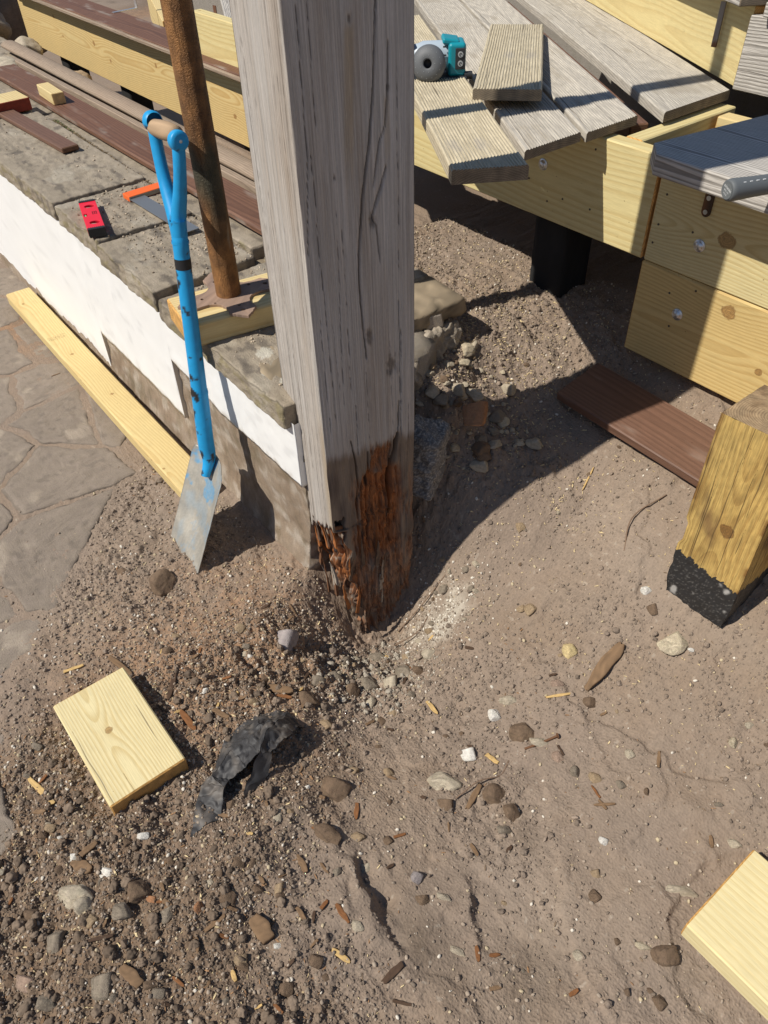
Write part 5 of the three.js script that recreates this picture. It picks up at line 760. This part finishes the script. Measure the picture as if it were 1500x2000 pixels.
// ---------------------------------------------------------------- cordless tool on the deck
{
  const t = thing('cordless_tool', 'teal and white cordless power tool with big grey knob on the deck', 'power tool');
  const teal = plain(s3(24, 138, 152), 0.4), white = plain(s3(170, 182, 192), 0.4), dark = plain([0.03, 0.032, 0.036], 0.5), grey = plain([0.115, 0.12, 0.125], 0.6);
  const base = part('base', new RoundedBoxGeometry(0.17, 0.022, 0.11, 3, 0.006), dark, t); base.position.set(0.05, 0.011, 0);
  const barrel = part('motor_housing', lathe([[0.0001, -0.062], [0.036, -0.062], [0.040, -0.05], [0.040, 0.02], [0.034, 0.035], [0.030, 0.062], [0.0001, 0.062]], 32), white, t); barrel.rotation.z = Math.PI / 2; barrel.position.set(0.025, 0.066, -0.012);
  const body = part('battery_body', new RoundedBoxGeometry(0.052, 0.088, 0.085, 4, 0.010), teal, t); body.position.set(0.103, 0.064, 0.0);
  const cap = part('rear_cap', new RoundedBoxGeometry(0.05, 0.016, 0.07, 3, 0.006), teal, t); cap.position.set(0.085, 0.108, -0.006); cap.rotation.z = -0.15;
  const panel = part('control_panel', new RoundedBoxGeometry(0.030, 0.056, 0.006, 2, 0.002), dark, t); panel.position.set(0.112, 0.068, 0.043);
  for (const y of [0.012, -0.012]) { const b = part('button', new THREE.CylinderGeometry(0.0078, 0.0078, 0.003, 22), plain([0.42, 0.44, 0.44], 0.4), panel); b.rotation.x = Math.PI / 2; b.position.set(0, y, 0.0035); const b2 = part('button_mark', new THREE.TorusGeometry(0.0036, 0.0009, 6, 16, 5), dark, panel); b2.position.set(0, y, 0.0052); }
  const kn = part('front_knob', lathe([[0.012, 0.024], [0.016, 0.028], [0.030, 0.026], [0.044, 0.018], [0.050, 0.006], [0.048, -0.008], [0.036, -0.020], [0.018, -0.024], [0.014, -0.05]], 40), grey, t); kn.rotation.set(Math.PI / 2 - 0.25, 0, 0.25); kn.position.set(0.018, 0.062, 0.062);
  const hole = part('knob_socket', lathe([[0.0001, 0.008], [0.0135, 0.008], [0.0135, 0.026]], 24), blackRub, kn);
  const dots = []; for (let r = 0; r < 3; r++) for (let i = 0; i < 9 + r * 3; i++) { const a = i / (9 + r * 3) * 6.283, R = 0.022 + r * 0.008; dots.push(new THREE.SphereGeometry(0.0011, 6, 4).translate(R * Math.cos(a), 0.0275 - r * 0.0032, R * Math.sin(a))); } part('knob_dimples', mergeGeometries(dots), plain([0.30, 0.31, 0.32], 0.5), kn);
  const sk = part('clamp_knob', new THREE.CylinderGeometry(0.011, 0.011, 0.024, 20), blackRub, t); sk.rotation.z = Math.PI / 2; sk.position.set(0.138, 0.022, 0.035);
  const led = part('red_trigger', new THREE.ConeGeometry(0.006, 0.016, 12), plain(s3(226, 60, 30), 0.4), t); led.rotation.x = Math.PI; led.position.set(0.022, 0.018, 0.062);
  const bat = part('battery_pack', new RoundedBoxGeometry(0.06, 0.075, 0.07, 3, 0.006), dark, t); bat.position.set(-0.055, 0.075, -0.02);
  for (const s of [0.01, -0.012]) { const w = part('vent_slot', new THREE.BoxGeometry(0.010, 0.004, 0.003), dark, t); w.position.set(0.066, 0.088 + s, 0.031); }
  orient(t, V(1.498, 0.918, -1.752), V(0.80, 0, 0.60)); t.scale.setScalar(0.88);
}
{ // hammer on the tread, grip over the edge
  const t = thing('hammer', 'hammer with grey rubber grip lying on the grey tread', 'hammer');
  const r = u => 0.0185, gm = plain([0.105, 0.115, 0.12], 0.62);
  const g = lathe([[0.0001, -0.0005], [0.0150, -0.0005], [0.0182, 0.002], [0.0196, 0.008], [0.0190, 0.025], [0.0180, 0.05], [0.0172, 0.10], [0.0165, 0.16], [0.0001, 0.162]], 36); const gr = part('grip', g, gm, t); gr.rotation.z = -Math.PI / 2;
  const slots = []; for (let i = 0; i < 8; i++) slots.push(new THREE.CapsuleGeometry(0.0012, 0.0042, 3, 8).rotateZ(Math.PI / 2).translate(0.024 + i * 0.0135, 0.0150, 0.0105)); part('grip_flecks', mergeGeometries(slots), plain([0.55, 0.56, 0.56], 0.6), t);
  // moulded name on the butt
  const cv = document.createElement('canvas'); cv.width = cv.height = 256; const c = cv.getContext('2d'); c.fillStyle = '#666a6b'; c.fillRect(0, 0, 256, 256); c.fillStyle = '#c9cbca'; c.textAlign = 'center'; c.font = 'bold 44px sans-serif'; c.save(); c.translate(128, 128); c.rotate(0.30); c.fillText('ESTWING', 0, -22); c.font = 'bold 34px sans-serif'; c.fillText('U.S.A.', 0, 70); c.font = 'bold 30px sans-serif'; c.fillText('MFG. CO.', 0, 24); c.restore();
  const rr = mulberry(5); c.fillStyle = 'rgba(205,205,200,0.5)'; for (let i = 0; i < 90; i++) c.fillRect(30 + rr() * 196, 30 + rr() * 196, 2 + rr() * 9, 1 + rr() * 3);
  const tx = new THREE.CanvasTexture(cv); tx.colorSpace = THREE.SRGBColorSpace; const butt = part('butt_mark', new THREE.CircleGeometry(0.0148, 36), new THREE.MeshStandardMaterial({ map: tx, roughness: 0.6 }), t); butt.rotation.y = -Math.PI / 2; butt.position.x = -0.0011;
  const sh = part('shank', new THREE.CylinderGeometry(0.0085, 0.0095, 0.14, 16), steel, t); sh.rotation.z = Math.PI / 2; sh.position.x = 0.23;
  const hd = part('head', new RoundedBoxGeometry(0.032, 0.030, 0.085, 3, 0.004), steel, t); hd.position.set(0.305, 0, 0.02); const cl = part('claw', mergeGeometries([-1, 1].map(s => new THREE.BoxGeometry(0.010, 0.008, 0.07).rotateX(0.2).translate(s * 0.009, -0.006, 0))), steel, t); cl.position.set(0.305, 0, -0.05);
  orient(t, V(1.336, 0.9575, -0.720), V(0.93, 0, 0.37));
}

// ---------------------------------------------------------------- rubble beside the post
const STONE = { chalk: s3(178, 165, 143), white: s3(222, 216, 204), brown: s3(116, 96, 77), pink: s3(158, 134, 116), flint: s3(186, 172, 146), yellow: s3(200, 178, 130), tan: s3(156, 134, 106), grey: s3(134, 122, 106), orange: s3(164, 118, 84), slate: s3(152, 142, 138) };
const SM = {}; for (const k in STONE) SM[k] = new THREE.MeshStandardMaterial({ color: lin(...STONE[k]), vertexColors: true, map: grain.map, bumpMap: grain.bump, bumpScale: 0.0016, roughness: 0.93 });
const ROCK = [0, 1, 2, 3, 4, 5, 6, 7].map(i => rockGeo(i + 1, 7, 0.86 + 0.02 * i));
{
  const slabC = (g, a, b) => colourize(g, (x, y, z) => { const k = 1 + 0.16 * n3(x * 60, y * 60, z * 60) + 0.1 * n3(x * 220, y * 220, z * 220), c = mix3(a, b, clamp(0.5 + fbm3(x * 14, y * 14, z * 14, 3))); return [c[0] * k, c[1] * k, c[2] * k]; }) && boxUV(g);
  const sh = new THREE.Shape([[1.07, -1.53], [1.21, -1.515], [1.262, -1.44], [1.250, -1.365], [1.190, -1.315], [1.06, -1.345], [1.02, -1.45]].map(p => new THREE.Vector2(p[0], -p[1])));
  const fg = weld(new THREE.ExtrudeGeometry(sh, { depth: 0.030, bevelEnabled: true, bevelSize: 0.006, bevelThickness: 0.005, bevelSegments: 3 }).rotateX(-Math.PI / 2)); { const p = fg.attributes.position; for (let i = 0; i < p.count; i++) { const x = p.getX(i), y = p.getY(i), z = p.getZ(i); p.setXYZ(i, x + 0.008 * n2(z * 40, y * 30), y, z + 0.008 * n2(x * 40, y * 30 + 4)); } fg.computeVertexNormals(); }
  const f = solo('flat_slab', slabC((q => (q.computeVertexNormals(), q))(fg.toNonIndexed()), [0.40, 0.34, 0.27], [0.33, 0.28, 0.22]), stony, 'flat beige paving slab bedded on mortar behind the post', 'slab');  f.position.y = 0.487; f.rotation.z = -0.0;
  const mg = slabC(roughBox(0.25, 0.12, 0.27, 40, 20, 44, 0.04, 0.05, 14, 8), [0.42, 0.36, 0.28], [0.30, 0.25, 0.19]); const mm = solo('mortar_lump', mg, stony, 'crumbling pale mortar lump under the flat beige slab', 'rubble'); mm.position.set(1.10, 0.425, -1.395); mm.rotation.y = 0.3;
  const cg = colourize(roughBox(0.100, 0.175, 0.10, 34, 50, 34, 0.012, 0.018, 20, 3), (x, y, z) => { const s = n3(x * 260, y * 260, z * 260), k = sst(-0.1, 0.5, s); return mix3([0.17, 0.16, 0.15], [0.44, 0.41, 0.36], k); }); boxUV(cg, 0.16);
  const cc = solo('concrete_lump', cg, stony, 'speckled grey concrete lump standing on edge against the post', 'rubble'); cc.position.set(0.955, 0.300, -1.110); cc.rotation.set(0.12, 0.5, -0.16);
  const rub = (name, key, x, y, z, a, b, c, ry, label) => { const m = solo(name, ROCK[Math.floor(Math.abs(x * 97 + z * 31)) % 8], SM[key], label, 'stone', 'rubble tumbled beside the post'); m.scale.set(a, b, c); m.position.set(x, y, z); m.rotation.set(0.2 * n2(x * 9, z * 9), ry, 0.25 * n2(z * 9, x * 5)); };
  rub('rubble_stone', 'orange', 1.105, 0.375, -1.085, 0.050, 0.022, 0.042, 0.6, 'flat rust orange stone beside the grey concrete lump');
  const rn = mulberry(88);
  for (let i = 0; i < 120; i++) { const q = rn(), x = 0.98 + 0.26 * q + 0.08 * rn(), z = -1.42 + 0.36 * rn() + 0.08 * q, k = 0.005 + 0.020 * Math.pow(rn(), 2.8); const y = ground(x, z) + k * 0.4; const key = ['chalk', 'tan', 'grey', 'chalk', 'flint', 'brown'][Math.floor(rn() * 6)]; rub('rubble_stone', key, x, y, z, k * (1 + 0.4 * rn()), k * (0.6 + 0.4 * rn()), k * (1 + 0.3 * rn()), rn() * 6, `${k > 0.02 ? 'large' : k > 0.012 ? 'middling' : 'small'} ${{ chalk: 'chalky pale stone', tan: 'tan stone', grey: 'grey stone', brown: 'brown stone', flint: 'cream flint' }[key]} tumbled ${[['against the concrete lump', 0.99, -1.12], ['below the flat slab', 1.13, -1.30], ['against the mortar lump', 1.05, -1.38], ['beside the rust orange stone', 1.12, -1.08], ['on the bank past the flat slab', 1.27, -1.32], ['on the bank above the reddish brown plank', 1.27, -1.12]].reduce((b, p) => { const d = Math.hypot(x - p[1], z - p[2]); return d < b[1] ? [p[0], d] : b; }, ['', 9])[0]}`); }
  // far rubble under and beyond the knotty beam
  for (const [x, y, z, a, b, c, key, l] of [[1.45, 0.47, -4.32, 0.07, 0.05, 0.07, 'tan', 'rounded tan boulder under the knotty beam'], [1.42, 0.50, -4.93, 0.09, 0.07, 0.08, 'chalk', 'pale angular boulder by the far stub post'], [1.10, 0.60, -4.32, 0.10, 0.03, 0.12, 'chalk', 'broken pale stone at the far end of the brown board'], [1.30, 0.55, -5.55, 0.22, 0.16, 0.20, 'grey', 'big grey boulder below the crossing pine beam'], [1.00, 0.50, -5.75, 0.26, 0.20, 0.22, 'brown', 'big brown boulder below the crossing pine beam'], [1.55, 0.42, -5.9, 0.28, 0.26, 0.25, 'brown', 'dark boulder in shade behind the knotty beam end']]) { const m = solo('boulder', ROCK[Math.floor(z * -7) % 8], SM[key], l, 'boulder'); m.scale.set(a, b, c); m.position.set(x, y, z); m.rotation.y = z; }
}

// ---------------------------------------------------------------- loose stones and wood scraps, each one its own
const PLACES = [['beside the thick pine offcut', 0.06, -1.05], ['beside the torn black membrane', 0.22, -0.86], ['in the loose spoil heap', -0.06, -0.66], ['on the spoil beside the dug groove', 0.24, -0.45], ['in the post hole', 0.66, -0.95], ['by the foot of the spade', 0.40, -1.32], ['by the rusty nail', 0.77, -0.49], ['beside the pale board end', 0.62, -0.06], ['below the tarred stub', 1.06, -0.42], ['on the slope below the reddish brown plank', 1.22, -0.70], ['on the pale broken concrete', 0.90, -0.90], ['on the trodden earth', 0.62, -0.62], ['on the trodden earth past the groove', 0.48, -0.33]];
function placeOf(x, z) { let b = null, d = 9; for (const p of PLACES) { const q = Math.hypot(x - p[1], z - p[2]); if (q < d) { d = q; b = p[0]; } } return b; }
const stoneLabel = { chalk: 'rough chalky pale stone lying', white: 'bright white chip of stone lying', brown: 'brown soil coated stone lying', pink: 'pinkish stone lying', flint: 'cream flint lying', yellow: 'yellowish pitted stone lying', tan: 'tan pebble lying', grey: 'grey stone lying', orange: 'orange chip of stone lying', slate: 'bluish grey angular stone lying' };
{
  const rn = mulberry(314), add = (x, z, a, b, key) => { const m = solo('stone', ROCK[Math.floor(rn() * 8)], SM[key], `${Math.max(a, b) > 0.035 ? 'large' : Math.max(a, b) > 0.02 ? 'middling' : 'small'} ${stoneLabel[key]} ${placeOf(x, z)}`, 'stone', 'loose stones on the dug earth'); const h = Math.min(a, b) * (0.36 + 0.20 * rn()); m.scale.set(a * 0.54, h, b * 0.54); m.position.set(x, ground(x, z) + h * (-0.15 + 0.35 * rn()), z); m.rotation.set(0.25 * (rn() - 0.5), 0.66 + 0.6 * (rn() - 0.5), 0.25 * (rn() - 0.5)); };
  for (const [x, z, a, b, k] of STONES) add(x, z, a, b, k);
  for (let i = 0; i < 46; i++) { const a = rn() * 6.283, r = Math.sqrt(rn()), c = rn() < 0.55, x = (c ? 0.90 : 0.64) + (c ? 0.10 : 0.15) * r * Math.cos(a), z = (c ? -0.93 : -0.90) + (c ? 0.09 : 0.12) * r * Math.sin(a); if (x > 0.64 && x < 0.885 && z < -1.03) continue; const s = 0.008 + 0.022 * rn() * rn(); add(x, z, s, s * (0.8 + 0.6 * rn()), ['chalk', 'grey', 'chalk', 'brown', 'tan'][Math.floor(rn() * 5)]); }
  const pick = ['tan', 'brown', 'grey', 'brown', 'brown', 'tan', 'chalk', 'brown', 'grey', 'brown', 'white'];
  let n = 0; while (n < 170) { const x = -0.3 + 1.75 * rn(), z = -1.25 + 1.4 * rn(), d = 0.22 + 0.9 * heapAt(x, z) + 0.9 * rubbleAt(x, z); if (rn() > d || patioAt(x, z) > 0.3 || (x > 0.62 && x < 0.9 && z < -1.0) || (x > -0.04 && x < 0.165 && z > -1.22 && z < -0.88)) continue; const s = 0.009 + 0.013 * rn() * rn() + 0.006 * heapAt(x, z) * rn(); add(x, z, s, s * (0.8 + 0.7 * rn()), pick[Math.floor(rn() * pick.length)]); n++; }
}
const chipCol = { fresh: s3(190, 158, 104), old: s3(118, 94, 70), dark: s3(76, 58, 44), orange: s3(120, 80, 48) };
const chipMat = {}; for (const k in chipCol) chipMat[k] = new THREE.MeshStandardMaterial({ color: lin(...chipCol[k]), vertexColors: true, roughness: 0.9 });
function chipGeo(seed) { const g = weld(new THREE.BoxGeometry(1, 1, 1, 10, 2, 4)), p = g.attributes.position; for (let i = 0; i < p.count; i++) { let x = p.getX(i), y = p.getY(i), z = p.getZ(i); const e = Math.abs(x) * 2; z *= 1 - clamp(0.75 * e * e * (0.7 + 0.8 * n2(seed, x * 3)), 0, 0.92); z += 0.12 * n2(x * 3 + seed, 2); x += 0.08 * n2(z * 7 + seed, 5) * e; y += 0.25 * n2(x * 2 + seed, z) + 0.1 * n2(x * 9, z * 9 + seed); p.setXYZ(i, x, y, z); } g.computeVertexNormals(); return colourize(g, (x, y, z) => { const k = 1 + 0.3 * n2(x * 3 + seed, z * 26) + 0.15 * n2(x * 30, z * 30 + seed); return [k, k, k]; }); }
const CHIP = [1, 2, 3, 4, 5].map(s => chipGeo(s * 3.7));
{
  const rn = mulberry(2718), lab = { fresh: 'fresh pale wood splinter', old: 'old grey brown wood scrap', dark: 'dark rotten wood sliver', orange: 'orange rotten wood sliver' };
  const add = (x0, z0, x1, z1, w, key) => { const L = Math.hypot(x1 - x0, z1 - z0), m = solo('wood_scrap', CHIP[Math.floor(rn() * 5)], chipMat[key], `${L > 0.04 ? 'long' : L > 0.022 ? 'short' : 'tiny'} ${lab[key]} ${placeOf(x0, z0)}`, 'wood scrap', 'wood scraps on the dug earth'); m.scale.set(L, Math.max(0.003, w * 0.35), w); const a = V(x0, ground(x0, z0), z0), b = V(x1, ground(x1, z1), z1); const c = a.clone().add(b).multiplyScalar(0.5); c.y = Math.max(c.y, ground(c.x, c.z)) + w * 0.12 + 0.001; orient(m, c, b.sub(a)); };
  for (const c of CHIPS) add(...c);
  let n = 0; while (n < 170) { const x = -0.3 + 1.3 * rn(), z = -1.25 + 1.35 * rn(); if (rn() > 0.12 + heapAt(x, z) + 0.5 * rubbleAt(x, z) || (x > 0.62 && x < 0.9 && z < -1.0) || (x > -0.05 && x < 0.175 && z > -1.23 && z < -0.87)) continue; const a = rn() * 6.283, L = 0.012 + 0.04 * rn() * rn(); add(x, z, x + L * Math.cos(a), z + L * Math.sin(a), 0.004 + 0.2 * L * rn(), ['old', 'dark', 'dark', 'old', 'orange', 'old', 'dark', 'old', 'fresh'][Math.floor(rn() * 9)]); n++; }
  // bent rusty nail and thin roots
  const nail = thing('rusty_nail', 'long rusty bent nail lying on the trodden earth', 'nail'); const q = (x, z, dy) => V(x, ground(x, z) + dy, z); part('shank', tube([q(0.735, -0.505, 0.003), q(0.765, -0.49, 0.004), q(0.80, -0.475, 0.005)], 0.0026, 12, 8), rustBolt, nail); const hd = part('nail_head', new THREE.CylinderGeometry(0.0062, 0.0062, 0.002, 12), rustBolt, nail); orient(hd, q(0.801, -0.4745, 0.005), V(0, 1, 0), V(0.85, 0, 0.4));
  const rootM = plain([0.20, 0.13, 0.085], 0.9);
  for (const [l, pts] of [['thin branching root at the foot of the rotten post', [[0.80, -1.02], [0.855, -0.995], [0.91, -0.985], [0.955, -0.97]]], ['thin root curling from the post hole', [[0.76, -0.99], [0.82, -0.955], [0.87, -0.965]]], ['thin brown twig below the reddish brown plank', [[1.33, -0.66], [1.24, -0.68], [1.18, -0.645]]], ['thin dark root lying on the trodden earth', [[0.55, -0.52], [0.61, -0.515], [0.66, -0.50], [0.70, -0.515]]]]) solo('root', tube(pts.map(([x, z], i) => V(x, ground(x, z) + 0.004 + 0.008 * Math.sin(i * 1.9), z)), 0.0016, 30, 6), rootM, l, 'root');
}

// ---------------------------------------------------------------- grit, crumbs and shavings nobody could count
function scatter(name, geo, mat, n, seed, dens, make, label) {
  const rn = mulberry(seed), m = new THREE.InstancedMesh(geo, mat, n), o = new THREE.Object3D(), c = new THREE.Color(); let k = 0, g = 0;
  while (k < n && g++ < n * 60) { const x = -0.42 + 2.2 * rn(), z = -1.95 + 2.15 * rn(); if (rn() > dens(x, z)) continue; if ((x > 0.63 && z < -1.24 && x < 1.0) || (x > 0.67 && x < 0.885 && z > -1.28 && z < -1.04)) continue; make(o, c, x, z, rn); o.updateMatrix(); m.setMatrixAt(k, o.matrix); m.setColorAt(k, c); k++; }
  m.count = k; m.name = name; shade(m); scene.add(m); m.userData.kind = 'stuff'; m.userData.label = label; return m;
}
function clodGeo(seed) { const g = weld(new THREE.IcosahedronGeometry(1, 4)), p = g.attributes.position; for (let i = 0; i < p.count; i++) { const v = V(p.getX(i), p.getY(i), p.getZ(i)); const k = 0.8 + 0.55 * fbm3(v.x * 1.3 + seed, v.y * 1.3, v.z * 1.3, 2) + 0.30 * fbm3(v.x * 3.6, v.y * 3.6 + seed, v.z * 3.6, 2); p.setXYZ(i, v.x * k, v.y * k, v.z * k); } g.computeVertexNormals(); return colourize(g, (x, y, z) => { const k = 1 + 0.3 * n3(x * 3 + seed, y * 3, z * 3) + 0.2 * n3(x * 9, y * 9, z * 9 + seed); return [k, k, k]; }); }
const GRIT = rockGeo(12, 2, 0.8);
const vcW = new THREE.MeshStandardMaterial({ vertexColors: true, roughness: 0.96 });
const soil = (c, rn, a, b) => { const t = rn(), k = 0.75 + 0.5 * rn(); c.setRGB(mix(a[0], b[0], t) * k, mix(a[1], b[1], t) * k, mix(a[2], b[2], t) * k); };
[1, 2, 3].forEach(v => scatter(v > 1 ? `soil_clods_00${v - 1}` : 'soil_clods', clodGeo(v * 5.3), vcW, 19000, 5 + v * 13, (x, z) => (0.035 + 0.85 * heapAt(x, z) + 0.9 * rubbleAt(x, z) + 0.35 * sst(-0.05, 0.35, n2(x * 2.3 + 11, z * 2.3)) + 0.7 * Math.exp(-(((x - 1.12) / 0.2) ** 2 + ((z + 1.22) / 0.2) ** 2))) * (1 - patioAt(x, z) * 0.97) * (x > 1.6 ? 0.2 : 1), (o, c, x, z, rn) => { const bg = rn() < 0.035, s = bg ? 0.004 + 0.008 * Math.pow(rn(), 2) * (0.6 + 0.6 * heapAt(x, z) + 0.5 * rubbleAt(x, z)) : 0.0010 + 0.0026 * Math.pow(rn(), 2.2); o.scale.set(s * (0.8 + 0.5 * rn()), s * (0.6 + 0.4 * rn()), s); o.position.set(x, ground(x, z) + s * 0.25, z); o.rotation.set(rn() * 6, rn() * 6, rn() * 6); const h = heapAt(x, z); soil(c, rn, mix3([0.195, 0.148, 0.110], [0.112, 0.078, 0.051], h * 0.85), mix3([0.26, 0.20, 0.152], [0.185, 0.134, 0.092], h * 0.85)); if (rubbleAt(x, z) * rn() > 0.30) c.setRGB(0.36, 0.315, 0.25); }, 'crumbs and clods of dug soil'));
scatter('grit', GRIT, vcW, 46000, 6, (x, z) => 0.07 + 0.12 * Math.max(0, n2(x * 4 + 3, z * 4)) + 0.5 * heapAt(x, z) + 0.8 * rubbleAt(x, z) + 0.8 * concAt(x, z) + 0.25 * sst(-1.0, -1.2, z) - 0.3 * patioAt(x, z), (o, c, x, z, rn) => { const s = 0.0009 + 0.0034 * Math.pow(rn(), 3); o.scale.set(s * (0.8 + 0.6 * rn()), s * 0.75, s); o.position.set(x, ground(x, z) + s * 0.35, z); o.rotation.set(rn() * 6, rn() * 6, rn() * 6); const q = rn(), p = concAt(x, z); if (q < 0.06 + 0.5 * p) c.setRGB(0.50, 0.455, 0.38); else if (q < 0.15 + 0.3 * p) c.setRGB(0.38, 0.31, 0.20); else soil(c, rn, [0.15, 0.115, 0.085], [0.28, 0.225, 0.17]); }, 'fine grit and gravel strewn over the earth');
scatter('wood_shavings', CHIP[2], vcW, 8500, 9, (x, z) => 0.02 + 0.4 * heapAt(x, z) + 0.7 * Math.exp(-(((x - 1.25) / 0.3) ** 2 + ((z + 1.3) / 0.35) ** 2)) + 0.5 * Math.exp(-(((x - 0.38) / 0.25) ** 2 + ((z + 1.2) / 0.2) ** 2)) + 0.05 * sst(0.3, 1.2, x), (o, c, x, z, rn) => { const L = 0.003 + 0.011 * rn() * rn(); o.scale.set(L, 0.0011, 0.0009 + 0.003 * rn() * (L / 0.012)); o.position.set(x, ground(x, z) + 0.0012, z); o.rotation.set((rn() - 0.5) * 0.7, rn() * 6, (rn() - 0.5) * 0.7); const q = rn(), far = sst(0.75, 1.1, x); if (q < 0.3 + 0.5 * far) c.setRGB(0.66, 0.52, 0.29); else if (q < 0.65) c.setRGB(0.30, 0.17, 0.085); else c.setRGB(0.22, 0.155, 0.10); }, 'shavings and rot crumbs strewn over the earth');
{ // dry moss and litter in the coping joint
  const rn = mulberry(77), n = 1500, m = new THREE.InstancedMesh(CHIP[1], vcW, n), o = new THREE.Object3D(), c = new THREE.Color();
  for (let i = 0; i < n; i++) { const f = rn(), z = mix(-3.35, -2.45, f), x = mix(0.978, 0.958, f) + 0.012 * (rn() + rn() - 1), L = 0.004 + 0.008 * rn(); o.scale.set(L, 0.0015, 0.0018); o.position.set(x, 0.578 + 0.012 * rn(), z); o.rotation.set((rn() - 0.5), rn() * 6, (rn() - 0.5)); o.updateMatrix(); m.setMatrixAt(i, o.matrix); const g = f < 0.25 && rn() < 0.35; c.setRGB(...(g ? [0.10, 0.13, 0.04] : rn() < 0.5 ? [0.32, 0.235, 0.13] : [0.18, 0.13, 0.075])); m.setColorAt(i, c); }
  m.name = 'joint_litter'; shade(m); scene.add(m); m.userData.kind = 'stuff'; m.userData.label = 'dry moss and litter caught in the coping joint';
}
{ const rn = mulberry(91), n = 2600, m = new THREE.InstancedMesh(GRIT, vcW, n), o = new THREE.Object3D(), c = new THREE.Color();
  const tops = [[-4.094, -2.505, 0.598, 0], [-2.498, -2.18, 0.587, -0.02], [-2.173, -1.816, 0.573, -0.02], [-1.809, -1.26, 0.541, -0.03]];
  for (let i = 0; i < n; i++) { const t = tops[Math.min(3, Math.floor(Math.pow(rn(), 0.7) * 4))], z = mix(t[0], t[1], rn()), x = 0.67 + 0.29 * Math.pow(rn(), 0.6), s = 0.0007 + 0.003 * Math.pow(rn(), 4); o.scale.set(s * 1.3, s * 0.8, s); o.position.set(x, t[2] + t[3] * (z - (t[0] + t[1]) / 2) + 0.001, z); o.rotation.set(rn() * 6, rn() * 6, 0); o.updateMatrix(); m.setMatrixAt(i, o.matrix); const k = rn(); c.setRGB(0.16 + 0.3 * k, 0.125 + 0.25 * k, 0.085 + 0.19 * k); m.setColorAt(i, c); }
  m.name = 'coping_grit'; shade(m); scene.add(m); m.userData.kind = 'stuff'; m.userData.label = 'grit and dust lying on the coping'; }
renderer.render(scene, camera);
